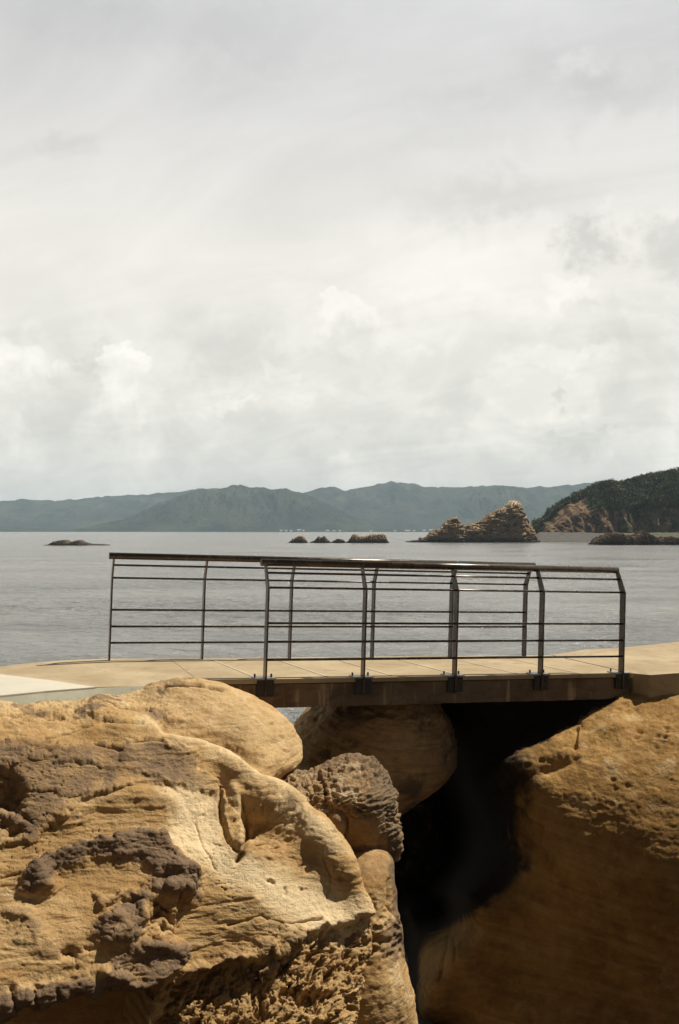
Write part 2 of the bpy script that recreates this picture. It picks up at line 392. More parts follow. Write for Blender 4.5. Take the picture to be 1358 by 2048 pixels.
class Sheet:
    def __init__(s, ctrl, box, step):
        s0, s1, t0, t1 = box
        s.nu = int((s1 - s0) / step) + 1; s.nv = int((t1 - t0) / step) + 1
        S, T = np.meshgrid(np.linspace(s0, s1, s.nu), np.linspace(t0, t1, s.nv))
        s.S = S.ravel(); s.T = T.ravel()
        s.V = to_world(*rbf(ctrl, s.S, s.T))
        s.crust = np.zeros(len(s.S)); s.pale = np.zeros(len(s.S)); s.disp = np.zeros(len(s.S))
        # wandering coordinates so that drawn features get natural, uneven outlines
        P = np.stack([s.S, s.T, 0 * s.S], 1)
        w1 = fbm(P, 1 / 55, 4, 0.55, seed=1); w2 = fbm(P, 1 / 55, 4, 0.55, seed=2)
        w3 = fbm(P, 1 / 16, 3, 0.55, seed=4); w4 = fbm(P, 1 / 16, 3, 0.55, seed=5)
        s.Sw = s.S + w1 * 24 + w3 * 4; s.Tw = s.T + w2 * 24 + w4 * 4
        s.var = np.clip(0.75 + 0.9 * fbm(P, 1 / 60, 3, 0.5, seed=7), 0.15, 1.3)
        s.P2 = P
    def ridge(s, pts, w, amp, crust=0.0, pale=0.0, sharp=1.0, clean=False):
        q = 0.3 if clean else 1.0
        d, _ = seg_dist(s.S + (s.Sw - s.S) * q, s.T + (s.Tw - s.T) * q, pts); k = np.exp(-(d / w) ** 2) ** sharp
        s.disp += amp * k * (1.0 if clean else s.var)
        if crust: s.crust = np.maximum(s.crust, crust * np.exp(-(d / (w * 1.5)) ** 2))
        if pale: s.pale = np.maximum(s.pale, pale * k)
    def crack(s, pts, w, depth):
        d, _ = seg_dist(s.S + (s.Sw - s.S) * 0.35, s.T + (s.Tw - s.T) * 0.35, pts)
        s.disp -= depth * np.exp(-(d / w) ** 2)
    def step(s, pts, amp, w, reach):
        """a broken edge: the ground on the left of the line stands higher and eases off over reach"""
        d, sg = seg_dist(s.Sw, s.Tw, pts); x = d * -sg
        s.disp += amp * sstep(x, -w, w) * np.exp(-np.clip(x, 0, None) / reach) * (d < reach * 4)
    def region(s, pts, soft, amp=0.0, crust=0.0, pale=0.0, wander=1.0):
        sd = poly_sd(s.S + (s.Sw - s.S) * wander, s.T + (s.Tw - s.T) * wander, pts)
        k = sstep(sd, -soft, soft); s.disp += amp * k
        if crust: s.crust = np.maximum(s.crust, crust * k)
        if pale: s.pale = np.maximum(s.pale, pale * k)
        return k
    def pit(s, x, y, rx, ry, depth, crust=0.0):
        r2 = ((s.Sw - x) / rx) ** 2 + ((s.Tw - y) / ry) ** 2
        s.disp -= depth * np.exp(-r2 ** 1.5)
        if crust: s.crust = np.maximum(s.crust, crust * np.exp(-r2 / 2))
    def apply(s, amp=None):
        n = normals(s.V, s.nu, s.nv)
        # keep the drawn features from biting into folded-away margins
        G3 = s.V.reshape(s.nv, s.nu, 3); sp = np.maximum(np.linalg.norm(np.gradient(G3, axis=0), axis=2), np.linalg.norm(np.gradient(G3, axis=1), axis=2)).ravel()
        s.V = s.V + n * ((s.disp if amp is None else amp) * np.clip(0.03 / sp, 0.05, 1))[:, None]
        s.disp = np.zeros(len(s.S))
    def build(s, name, mat):
        return mesh_np(name, s.V, quads(s.nu, s.nv)[:, ::-1], mat, {'crust': np.clip(s.crust, 0, 1.8), 'pale': np.clip(s.pale, 0, 1)})

# ------------------------------------------------------------------ sea
def build_sea():
    m, q, b = new_mat('grey sea water')
    P = q.node('ShaderNodeNewGeometry').outputs['Position']
    a = q.noise(q.scale(P, (0.55, 0.9, 1)), 1.0, 6, 0.62, 0.5)
    c = q.noise(q.scale(P, (2.6, 4.0, 1)), 1.0, 5, 0.6, 0.4)
    d = q.noise(q.scale(P, (0.035, 0.09, 1)), 1.0, 4, 0.55, 0.4)
    h = q.m('ADD', q.m('MULTIPLY', a, 1.0), q.m('MULTIPLY', c, 0.22))
    bump(q, b, h, 0.65, 1.0)
    q.set(b.inputs['Base Color'], q.mix(q.ss(d, 0.35, 0.65), (0.120, 0.120, 0.110), (0.195, 0.190, 0.173)))
    q.set(b.inputs['Roughness'], q.ss(d, 0.35, 0.65, 0.16, 0.24)); b.inputs['IOR'].default_value = 1.42
    r = np.concatenate([[0.5, 2, 3.5], np.geomspace(5, 12, 40)[:-1], np.geomspace(12, 170, 640)[:-1], np.geomspace(170, 6300, 150)])
    an = np.concatenate([np.linspace(-180, -30, 40)[:-1], np.linspace(-30, 30, 420), np.linspace(30, 180, 40)[1:]])
    A, R = np.meshgrid(np.radians(an), r)
    X = (R * np.sin(A)).ravel(); Y = (R * np.cos(A)).ravel()
    Pn = np.stack([X, Y, 0 * X], 1)
    fade = np.exp(-R.ravel() / 320)
    Z = fade * (0.13 * fbm(Pn, (0.14, 0.26, 1), 3, 0.5) + 0.20 * fbm(Pn, (0.5, 0.95, 1), 4, 0.55, ridged=True, seed=3) * (0.6 + fbm(Pn, (0.03, 0.06, 1), 2, seed=4)))
    V = np.stack([X, Y, Z], 1)
    tag(mesh_np('sea', V, quads(len(an), len(r))[:, ::-1], m), kind='structure')
build_sea()

# ------------------------------------------------------------------ far hills
def hill_mat():
    m, q, b = new_mat('forested hillside')
    P = q.node('ShaderNodeNewGeometry').outputs['Position']
    n = q.noise(P, 0.006, 6, 0.65); n2 = q.noise(P, 0.06, 5, 0.7); n3 = q.noise(P, 0.02, 5, 0.7)
    c = q.mix(q.ss(n, 0.35, 0.65), (0.022, 0.032, 0.026), (0.068, 0.080, 0.054))
    c = q.mix(q.ss(n2, 0.5, 0.7, 0, 0.6), c, (0.024, 0.038, 0.020))
    c = q.mix(q.ss(n3, 0.62, 0.75, 0, 0.5), c, (0.13, 0.14, 0.07))
    q.set(b.inputs['Base Color'], c); b.inputs['Roughness'].default_value = 1.0; b.inputs['Specular IOR Level'].default_value = 0.0
    bump(q, b, n2, 14.0, 1.0)
    return m
HILL = hill_mat()
def hill(profile, Yr, width, seed, nx=420, nv=90):
    """one ridge of hills: crest heights from a profile, spurs and valleys in front, falling to the water"""
    px = np.array([p[0] for p in profile], float); py = np.array([p[1] for p in profile], float)
    u = np.linspace(px[0], px[-1], nx); yy = np.interp(u, px, py)
    k = np.ones(3) / 3; yy[1:-1] = np.convolve(yy, k, 'valid')
    uu = np.stack([u, 0 * u, 0 * u], 1); yy = yy + 4.0 * fbm(uu, 1 / 42, 3, 0.55, True, seed=seed) + 2.2 * fbm(uu, 1 / 10, 3, 0.6, seed=seed + 2)
    X = (u - 679) / F * Yr; H = np.maximum(CAMZ + (YH - yy) / F * Yr, -6)
    v = np.linspace(0, 1.5, nv)
    UX, VV = np.meshgrid(X, v); HH = np.broadcast_to(H, UX.shape)
    Yg = Yr - width * (1 - VV)
    P = np.stack([UX.ravel(), Yg.ravel(), 0 * UX.ravel()], 1)
    s = 1 / (width * 0.55)
    rid = fbm(P, (s * 2.6, s * 0.8, 1), 5, 0.58, True, seed).reshape(UX.shape)
    small = fbm(P, 1 / 55.0, 4, 0.6, False, seed + 1).reshape(UX.shape)
    prof = np.where(VV <= 1, np.sin(np.clip(VV, 0, 1) * math.pi / 2) ** 1.05, np.cos((VV - 1) * math.pi / 1.1))
    Z = HH * prof
    cut = np.sin(np.clip(VV, 0, 1) * math.pi)
    Z = Z * (1 - 0.75 * cut * (0.5 - 0.5 * rid)) + small * 10 * np.clip(VV * 5, 0, 1) * np.clip(HH / 60, 0, 1)
    Z = np.minimum(Z, HH * 1.0 + small * 3)
    Z[0] = -3
    V = np.stack([UX.ravel(), Yg.ravel(), Z.ravel()], 1)
    tag(mesh_np('hills', V, quads(nx, nv)[:, ::-1], HILL), kind='structure')
hill([(-260, 1010), (-120, 990), (0, 1001), (48, 996), (110, 1000), (150, 997), (230, 988), (300, 986), (340, 983), (400, 974), (470, 975), (560, 985), (700, 1030)], 4500, 900, 11)
hill([(470, 1030), (540, 1005), (600, 986), (640, 973), (668, 970), (690, 979), (715, 975), (750, 967), (785, 961), (812, 964), (850, 971), (880, 972), (930, 971), (1000, 969), (1060, 973), (1110, 971), (1160, 965), (1195, 961), (1260, 975), (1420, 960), (1650, 1000)], 4200, 850, 23)
hill([(820, 1062), (860, 1040), (900, 1012), (950, 985), (985, 972), (1005, 968), (1040, 975), (1080, 990), (1130, 1005), (1300, 1030), (1500, 1062)], 3800, 420, 37)
hill([(150, 1064), (200, 1052), (250, 1036), (300, 1014), (340, 996), (380, 982), (415, 977), (440, 976), (465, 968), (480, 966), (505, 973), (545, 975), (575, 977), (610, 987), (660, 1008), (720, 1036), (770, 1056), (810, 1064)], 3200, 420, 51)
hill([(-300, 1030), (-100, 1048), (0, 1052), (80, 1055), (150, 1058), (260, 1060), (330, 1063)], 2950, 180, 64)
hill([(480, 1063), (560, 1060), (640, 1058.5), (760, 1057.5), (860, 1058), (980, 1059), (1120, 1058), (1300, 1057)], 2600, 80, 77)

# houses of the shore village, a few pixels each
m_, q_, b_ = new_mat('white house wall'); HWALL = m_
q_.set(b_.inputs['Base Color'], q_.mix(q_.noise(q_.node('ShaderNodeNewGeometry').outputs['Position'], 0.3, 4), (0.60, 0.58, 0.54), (0.78, 0.77, 0.74)))
m_, q_, b_ = new_mat('grey house roof'); HROOF = m_
q_.set(b_.inputs['Base Color'], q_.mix(q_.noise(q_.node('ShaderNodeNewGeometry').outputs['Position'], 0.5, 4), (0.30, 0.29, 0.28), (0.5, 0.47, 0.45)))
def house(px, wpx, hpx, i):
    Y = 2515.0; wd = wpx / F * Y; hh = hpx / F * Y * 0.6
    p = ((px - 679) / F * Y, Y, 1.0)
    r = empty('house', p, 0.15 * math.sin(i * 2.1))
    tag(r, 'tiny pale house on the shore at the foot of the far hills', 'house', 'village houses along the far shore')
    bm = bmesh.new(); box_bm(bm, (0, 0, hh / 2), (wd, 7, hh)); bm_obj('wall', bm, HWALL, r)
    bm = bmesh.new(); e = 0.5; z = hh + 0.02; rz = hh * 1.55
    vs = [bm.verts.new(c) for c in ((-wd / 2 - e, -3.8, z), (wd / 2 + e, -3.8, z), (wd / 2 + e, 3.8, z), (-wd / 2 - e, 3.8, z), (-wd / 2, 0, rz), (wd / 2, 0, rz))]
    for f in ((0, 1, 5, 4), (2, 3, 4, 5), (3, 0, 4), (1, 2, 5), (3, 2, 1, 0)): bm.faces.new([vs[k] for k in f])
    bm_obj('roof', bm, HROOF, r)
for i, (x, wp, hp) in enumerate([(562, 5, 4), (572, 5, 3.4), (582, 4, 3), (598, 7, 5), (607, 4, 3.5), (655, 6, 4), (668, 5, 3), (680, 4, 3), (815, 10, 3.6), (828, 5, 3), (848, 6, 4), (862, 7, 5), (873, 5, 3.5), (790, 4, 2.8), (742, 4, 2.6)]):
    house(x, wp, hp, i)

# ------------------------------------------------------------------ islets and sea stacks
def islet(name, profile, base_py, depth, label, mat, seed, jag=0.18, ex=0.45, crust=None, freq=1.0, nx=200, ny=70, strata=0.0, cat='rock', z0=-0.6, tip=None, spiky=4.5):
    Y = CAMZ / ((base_py - YH) / F)
    px = np.array([p[0] for p in profile], float); py = np.array([p[1] for p in profile], float)
    u = np.linspace(px[0], px[-1], nx)
    top = np.interp(u, px, py) + spiky * fbm(np.stack([u, 0 * u, 0 * u], 1), 1 / 6.0, 3, 0.6, True, seed + 3) * np.clip((base_py - np.interp(u, px, py)) / 6, 0, 1)
    H = CAMZ - (top - YH) / F * Y
    X = (u - 679) / F * Y
    t_ = np.linspace(0, 1, ny // 2 + 1); v = -(1 - t_ ** (1 / ex)) ** (1 / 2.2); v = np.concatenate([v, -v[-2::-1]]); ny = len(v)
    UX, VV = np.meshgrid(X, v); HH = np.maximum(np.broadcast_to(H, UX.shape), 0.0)
    hm = H.max()
    wloc = depth * (0.35 + 0.65 * np.sqrt(np.clip(HH / hm, 0, 1)))
    Yg = Y + depth * 0.55 + wloc * VV
    P = np.stack([UX.ravel(), Yg.ravel(), 0 * UX.ravel()], 1)
    s = freq / (hm * 0.9)
    n1 = fbm(P, s * 1.3, 5, 0.6, True, seed).reshape(UX.shape); n2 = fbm(P, s * 4, 4, 0.6, False, seed + 1).reshape(UX.shape)
    prof = np.clip(1 - np.abs(VV) ** 2.2, 0, 1) ** ex
    Z = HH * prof * (1 + jag * (n1 - 0.15)) + HH * 0.10 * n2
    if strata:
        Z = Z + strata * np.sin(Z * 2 * math.pi / (hm * 0.13) + n1 * 2) * hm * 0.02
    Z = np.minimum(Z, HH * (1.0 + 0.05 * n2)) + z0 * (1 - np.clip(prof * 4, 0, 1))
    V = np.stack([UX.ravel(), Yg.ravel(), Z.ravel()], 1)
    # push faces in and out so that cliffs are broken up
    Q = V.copy(); V[:, 1] += fbm(Q, (s * 1.3, s, s * 5), 5, 0.6, True, seed + 5) * depth * 0.24
    V[:, 0] += fbm(Q, (s * 2, s, s * 3), 4, 0.6, False, seed + 7) * depth * 0.07
    cr = sstep(fbm(Q, s * 2.2, 4, 0.6, False, seed + 9), 0.0, 0.3) * 0.8 if crust is None else np.full(len(V), crust)
    cr = np.maximum(cr, 1 - sstep(V[:, 2], 0.5, 0.5 + 0.09 * hm + 1.2))
    pl = sstep(V[:, 2], hm * 0.8, hm * 0.93) if tip else np.zeros(len(V))
    cr = cr * (1 - pl)
    o = mesh_np(name, V, quads(nx, ny)[:, ::-1], mat, {'crust': cr, 'pale': pl})
    return tag(o, label, cat)
islet('islet', [(80, 1091), (95, 1087), (105, 1080), (118, 1078), (130, 1079), (138, 1084), (146, 1079), (156, 1078), (163, 1083), (172, 1085), (180, 1085), (190, 1087), (205, 1086), (212, 1088)], 1091, 5, 'low dark rock islet alone in the sea at the left', STACKROCK, 3, 0.25, 0.6, 1.0)
islet('sea_rock', [(574, 1085.5), (580, 1082), (584, 1076), (590, 1073), (594, 1070), (602, 1068.5), (607, 1070), (611, 1075), (613, 1080), (615, 1085)], 1086, 4, 'small brown sea rock at the left end of the short row', STACKROCK, 4, 0.5, 0.25, None, 2.2, 90, 50)
islet('sea_rock', [(618, 1085.5), (624, 1080), (631, 1077), (636, 1071), (641, 1073), (647, 1069.5), (653, 1074), (659, 1080), (661, 1085)], 1086, 4, 'dark knobbly sea rock second from the left in the short row', STACKROCK, 5, 0.5, 0.3, 0.8, 2.2, 90, 50)
islet('sea_rock', [(658, 1085.5), (665, 1080), (673, 1076), (682, 1075), (689, 1078), (692, 1085.5)], 1086, 4, 'lowest dark sea rock between the knobbly one and the wide tan one', STACKROCK, 6, 0.5, 0.35, 0.75, 2.4, 90, 50)
islet('sea_rock', [(691, 1085), (697, 1079), (706, 1067), (712, 1066), (720, 1071), (732, 1069), (742, 1067), (752, 1066), (765, 1066), (773, 1070), (776, 1080), (779, 1085)], 1086, 6, 'wide reddish tan sea rock at the right end of the short row', STACKROCK, 7, 0.4, 0.28, 0.15, 2.6, 140, 60)
islet('sea_stack', [(815, 1083), (826, 1080), (848, 1075), (856, 1074), (862, 1064), (872, 1057), (882, 1055), (890, 1050), (897, 1040), (906, 1034), (918, 1032), (924, 1040), (930, 1053), (942, 1048), (955, 1043), (968, 1040), (980, 1028), (995, 1019), (1008, 1014), (1018, 1010), (1024, 1001), (1034, 999), (1044, 1001), (1049, 1015), (1056, 1030), (1064, 1045), (1072, 1058), (1078, 1074), (1085, 1083)], 1085, 14, 'tall pointed tan sea stack with a lower peak at its left', STACKROCK, 12, 0.07, 0.30, None, 2.4, 460, 150, 1.0, tip=True)
islet('reef', [(1183, 1089), (1192, 1080), (1200, 1068), (1206, 1072), (1212, 1061), (1219, 1066), (1226, 1058), (1233, 1067), (1243, 1059), (1252, 1068), (1262, 1062), (1275, 1066), (1284, 1057), (1292, 1062), (1302, 1066), (1312, 1064), (1325, 1070), (1340, 1068), (1352, 1072), (1368, 1066), (1400, 1072)], 1090, 8, 'jagged dark reef of broken rocks in front of the headland', STACKROCK, 15, 0.5, 0.4, 0.55, 6.0, 560, 130, cat='reef', spiky=18.0)

# headland with its cliff, beach and wood
def headland():
    m, q, b = new_mat('headland cliff and scrub')
    P = q.node('ShaderNodeNewGeometry').outputs['Position']
    n = q.noise(P, 0.16, 6, 0.65); n2 = q.noise(q.scale(P, (1, 1, 0.35)), 0.35, 6, 0.7, 0.4)
    green = q.node('ShaderNodeAttribute', attribute_name='green').outputs['Fac']
    rockc = q.mix(q.ss(n2, 0.38, 0.66), (0.075, 0.052, 0.036), (0.27, 0.175, 0.10))
    grc = q.mix(q.ss(n, 0.35, 0.65), (0.018, 0.030, 0.010), (0.05, 0.072, 0.022))
    gm = q.ss(q.m('ADD', green, q.m('MULTIPLY', q.m('SUBTRACT', n, 0.5), 1.3)), 0.35, 0.6)
    q.set(b.inputs['Base Color'], q.mix(gm, rockc, grc)); b.inputs['Roughness'].default_value = 1.0
    b.inputs['Specular IOR Level'].default_value = 0.05
    bump(q, b, n2, 0.9, 1.0)
    Y0 = 450.0
    prof = [(1062, 1084), (1070, 1060), (1080, 1042), (1095, 1036), (1108, 1020), (1125, 1005), (1145, 996), (1165, 984), (1190, 972), (1215, 966), (1240, 968), (1262, 962), (1290, 953), (1325, 947), (1358, 940), (1420, 930), (1550, 915), (1700, 930)]
    px = np.array([p[0] for p in prof], float); py = np.array([p[1] for p in prof], float)
    nx, nv = 420, 150
    u = np.linspace(px[0], px[-1], nx); Yc = Y0 + 30
    H = np.maximum(CAMZ + (YH - np.interp(u, px, py)) / F * Yc, 0.3)
    X = (u - 679) / F * Yc
    v = np.linspace(0, 1, nv)
    UX, VV = np.meshgrid(X, v); HH = np.broadcast_to(H, UX.shape)
    # v 0..0.5 climbs the cliff, 0.5..0.8 slopes to the crest, then falls away behind
    zf = np.where(VV < 0.5, (VV / 0.5) ** 0.9 * 0.62, np.where(VV < 0.8, 0.62 + 0.38 * np.sin((VV - 0.5) / 0.3 * math.pi / 2), np.cos((VV - 0.8) / 0.2 * math.pi / 2)))
    yf = np.where(VV < 0.5, VV / 0.5 * 8, np.where(VV < 0.8, 8 + (VV - 0.5) / 0.3 * 22, 30 + (VV - 0.8) / 0.2 * 60))
    V = np.stack([UX.ravel(), (Y0 + yf).ravel(), (HH * zf).ravel()], 1)
    Q = V.copy()
    V[:, 1] += fbm(Q, (0.09, 0.05, 0.03), 5, 0.6, True, 3) * 5 - 2
    V[:, 2] += fbm(Q, 0.12, 4, 0.55, False, 5) * 1.6 * np.clip(V[:, 2] / 6, 0, 1)
    V[:, 0] += fbm(Q, 0.15, 4, 0.6, False, 6) * 2
    pxv = V[:, 0] / V[:, 1] * F + 679
    gr = sstep(Q[:, 2] / (np.maximum(HH.ravel(), 1)), 0.42, 0.80) + 0.40 * sstep(pxv, 1175, 1235) + 0.15 * fbm(Q, 0.07, 4, 0.6, seed=9)
    gr -= 0.9 * np.exp(-((pxv - 1132) / 55) ** 2) * (Q[:, 2] < HH.ravel() * 0.93) 
    gr = np.clip(gr, 0, 1)
    tag(mesh_np('headland', V, quads(nx, nv)[:, ::-1], m, {'green': gr}), kind='structure')
    # leaves in tree-sized clumps over the green parts
    lm, q, b = new_mat('scrub leaves')
    P = q.node('ShaderNodeNewGeometry').outputs['Position']
    n = q.noise(P, 0.25, 4, 0.6); n2 = q.noise(P, 1.4, 3, 0.6)
    c = q.mix(q.ss(n, 0.35, 0.65), (0.030, 0.040, 0.012), (0.085, 0.100, 0.030))
    q.set(b.inputs['Base Color'], q.mix(q.ss(n2, 0.45, 0.7, 0, 0.5), c, (0.13, 0.125, 0.045))); b.inputs['Roughness'].default_value = 0.9
    rr = np.random.RandomState(5)
    cand = np.where((gr > 0.62) & (pxv < 1480) & (VV.ravel() < 0.86))[0]
    pick = rr.choice(cand, 1500)
    C = V[pick] + np.array([0, -0.4, 0.3]); R = rr.uniform(0.9, 2.3, len(C)) * 0.9
    nl = 46
    dirs = rr.normal(size=(len(C), nl, 3)); dirs /= np.linalg.norm(dirs, axis=2, keepdims=True)
    pts = C[:, None] + dirs * (R[:, None] * rr.uniform(0.5, 1.05, (len(C), nl)))[:, :, None] * np.array([1, 1, 0.8])
    pts = pts.reshape(-1, 3); N = len(pts)
    a = rr.normal(size=(N, 3)); a /= np.linalg.norm(a, axis=1)[:, None]
    bb = np.cross(a, rr.normal(size=(N, 3))); bb /= np.linalg.norm(bb, axis=1)[:, None]
    s = rr.uniform(0.22, 0.5, (N, 1))
    LV = np.stack([pts - a * s, pts + bb * s * 0.6, pts + a * s, pts - bb * s * 0.6], 1).reshape(-1, 3)
    tag(mesh_np('wood', LV, np.arange(N * 4).reshape(-1, 4), lm, smooth=False), 'dense dark green scrub wood covering the headland', 'wood', kind='stuff')
headland()
def beach():
    m, q, b = new_mat('grey shingle')
    P = q.node('ShaderNodeNewGeometry').outputs['Position']
    n = q.noise(P, 0.8, 6, 0.7); grass = q.node('ShaderNodeAttribute', attribute_name='green').outputs['Fac']
    c = q.mix(q.ss(n, 0.35, 0.65), (0.045, 0.040, 0.034), (0.10, 0.09, 0.075))
    q.set(b.inputs['Base Color'], q.mix(grass, c, (0.07, 0.085, 0.02))); b.inputs['Roughness'].default_value = 1.0
    bump(q, b, n, 0.5)
    nx, nv = 220, 40
    u = np.linspace(1040, 1650, nx); v = np.linspace(0, 1, nv)
    U, VV = np.meshgrid(u, v)
    Yg = 401 + VV * 58 + np.sin(U / 31.0) * 1.5
    X = (U - 679) / F * Yg
    Z = -0.5 + 4.6 * VV ** 0.55 * sstep(U, 1040, 1085)
    P = np.stack([X.ravel(), Yg.ravel(), Z.ravel()], 1)
    P[:, 2] += fbm(P, 0.3, 4, 0.6) * 0.5
    gr = sstep(VV.ravel(), 0.55, 0.72) * sstep(U.ravel(), 1225, 1262)
    tag(mesh_np('beach', P, quads(nx, nv)[:, ::-1], m, {'green': gr}), kind='structure')
beach()

# ------------------------------------------------------------------ footbridge
TH = 0.3306; SL = 0.0324
BT = Vector((math.cos(TH) * math.cos(SL), math.sin(TH) * math.cos(SL), -math.sin(SL)))   # along
BN = Vector((-math.sin(TH), math.cos(TH), 0))                                            # away from the camera
BU = BT.cross(BN)                                                                        # square to the deck
B0 = Vector((-0.694, 9.29, CAMZ - 1.386))                                                # foot of the first near post
LP = 0.971; WD = 1.545
def bp(s, n, h): return B0 + BT * s + BN * n + BU * h
BM = Matrix((( *BT[:1], BN.x, BU.x, B0.x), (BT.y, BN.y, BU.y, B0.y), (BT.z, BN.z, BU.z, B0.z), (0, 0, 0, 1)))

def railing(s_first, n, count, inward, name, label, s_ends, brackets):
    root = empty(name, bp(s_first, n, 0)); inv = Matrix.Translation(-root.location)
    def P(s, nn, h): return inv @ bp(s, n + nn * inward, h)
    tag(root, label, 'railing', 'footbridge railings')
    TOP = 1.055; BEND = 0.85; IN = 0.11
    bm = bmesh.new(); tube_bm(bm, P(s_ends[0], IN, TOP + 0.025), P(s_ends[1], IN, TOP + 0.027), 0.035, 20)
    bm_obj('handrail', bm, METAL, root)
    a, b = s_first, s_first + LP * (count - 1)
    for h, off in ((0.176, 0.0), (0.345, 0.0), (0.518, 0.0), (0.850, 0.0), (0.985, 0.078)):
        bm = bmesh.new(); tube_bm(bm, P(a, off, h), P(b, off, h), 0.011, 10); bm_obj('rail', bm, METAL, root)
    for k in range(count):
        s = s_first + LP * k
        bm = bmesh.new()
        # flat bar, bent inward near the top, standing square to the rail
        prof = [(-0.026, -0.165), (-0.026, BEND), (IN - 0.030, TOP + 0.002), (IN + 0.022, TOP + 0.002), (0.050, BEND - 0.012), (0.050, -0.165)] if brackets else \
               [(-0.026, -0.12), (-0.026, BEND), (IN - 0.030, TOP + 0.002), (IN + 0.022, TOP + 0.002), (0.050, BEND - 0.012), (0.050, -0.12)]
        A = [bm.verts.new(P(s - 0.008, q * 1.12 - 0.012, h)) for q, h in prof]; Bv = [bm.verts.new(P(s + 0.008, q * 1.12 - 0.012, h)) for q, h in prof]
        bm.faces.new((A[0], A[1], A[4], A[5])); bm.faces.new((A[1], A[2], A[3], A[4]))
        bm.faces.new((Bv[5], Bv[4], Bv[1], Bv[0])); bm.faces.new((Bv[4], Bv[3], Bv[2], Bv[1]))
        for i in range(6): bm.faces.new((A[(i + 1) % 6], A[i], Bv[i], Bv[(i + 1) % 6]))
        bmesh.ops.recalc_face_normals(bm, faces=bm.faces)
        post = bm_obj('post', bm, METAL, root)
        if brackets:
            R3 = inv @ Matrix.Translation(bp(s, n, 0)) @ Matrix.Translation(-B0) @ BM
            bm = bmesh.new(); box_bm(bm, (0, -0.012, -0.085), (0.165, 0.030, 0.15), R3, 0.004)
            br = bm_obj('bracket', bm, BLACK, post)
            bm = bmesh.new(); box_bm(bm, (0, 0.045, 0.003), (0.20, 0.145, 0.012), R3, 0.003)
            bm_obj('base_plate', bm, GALV, post)
            for p, q in [((bx, 0.075, 0.009), (bx, 0.075, 0.038)) for bx in (-0.08, 0.08)] + [((bx, -0.026, -0.06), (bx, -0.048, -0.06)) for bx in (-0.055, 0.055)]:
                bm = bmesh.new(); tube_bm(bm, R3 @ Vector(p), R3 @ Vector(q), 0.009, 8); bm_obj('bolt', bm, BLACK, post)
    return root
railing(0.0, 0.0, 5, 1, 'railing', 'bronze brown metal railing along the near edge of the footbridge', (-0.045, LP * 4 + 0.0), True)
railing(-1.262, WD, 6, -1, 'railing', 'bronze brown metal railing along the far edge of the footbridge', (-1.262 - 0.05, -1.262 + LP * 5 + 0.05), False)

def bridge():
    root = empty('footbridge', bp(1.9, WD / 2, -0.3)); inv = Matrix.Translation(-root.location)
    tag(root, 'flat sandy concrete footbridge slab spanning the gap between the boulders', 'bridge')
    s0, s1 = -0.62, LP * 4 + 0.12
    bm = bmesh.new(); box_bm(bm, ((s0 + s1) / 2, WD / 2 + 0.03, -0.022), (s1 - s0, WD + 0.10, 0.038), inv @ BM, 0.003)
    bm_obj('deck', bm, DECK, root)
    # beam under the deck, with an uneven lower edge
    bm = bmesh.new(); n = 60; rows = []
    rnd = random.Random(4)
    for k in range(n + 1):
        s = s0 + (s1 - s0) * k / n; z = -0.272 + rnd.uniform(-0.003, 0.003)
        if s > s1 - 0.32: z += 0.06 * ((s - (s1 - 0.32)) / 0.32) ** 1.5
        rows.append([bm.verts.new(inv @ bp(s, nn, zz)) for nn, zz in ((0.012, -0.056), (0.012, z), (WD - 0.05, z), (WD - 0.05, -0.056))])
    for a, b in zip(rows[:-1], rows[1:]):
        for i in range(4): bm.faces.new((a[i], a[(i + 1) % 4], b[(i + 1) % 4], b[i]))
    bm.faces.new(rows[0]); bm.faces.new(rows[-1][::-1]); bmesh.ops.recalc_face_normals(bm, faces=bm.faces)
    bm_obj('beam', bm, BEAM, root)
    bm = bmesh.new(); box_bm(bm, ((s0 + s1) / 2, WD / 2, -0.0485), (s1 - s0 - 0.02, WD - 0.02, 0.012), inv @ BM)
    bm_obj('dark_gap_strip', bm, BLACK, root)  # black fill standing in for the dark gap under the deck lip
    # pale joint lines across the deck, running askew
    for s in (-0.15, 0.55, 1.22, 1.92, 2.6, 3.3):
        bm = bmesh.new()
        a = bp(s + 0.10, 0.03, 0); b = bp(s - 0.05, WD, 0); d = BT * 0.013
        vs = [bm.verts.new(inv @ (p + BU * 0.0010)) for p in (a - d, a + d, b + d, b - d)]; bm.faces.new(vs)
        bm.normal_update()
        if bm.faces[:][0].normal.z < 0: bmesh.ops.reverse_faces(bm, faces=bm.faces)
        bm_obj('joint', bm, JOINT, root)
bridge()
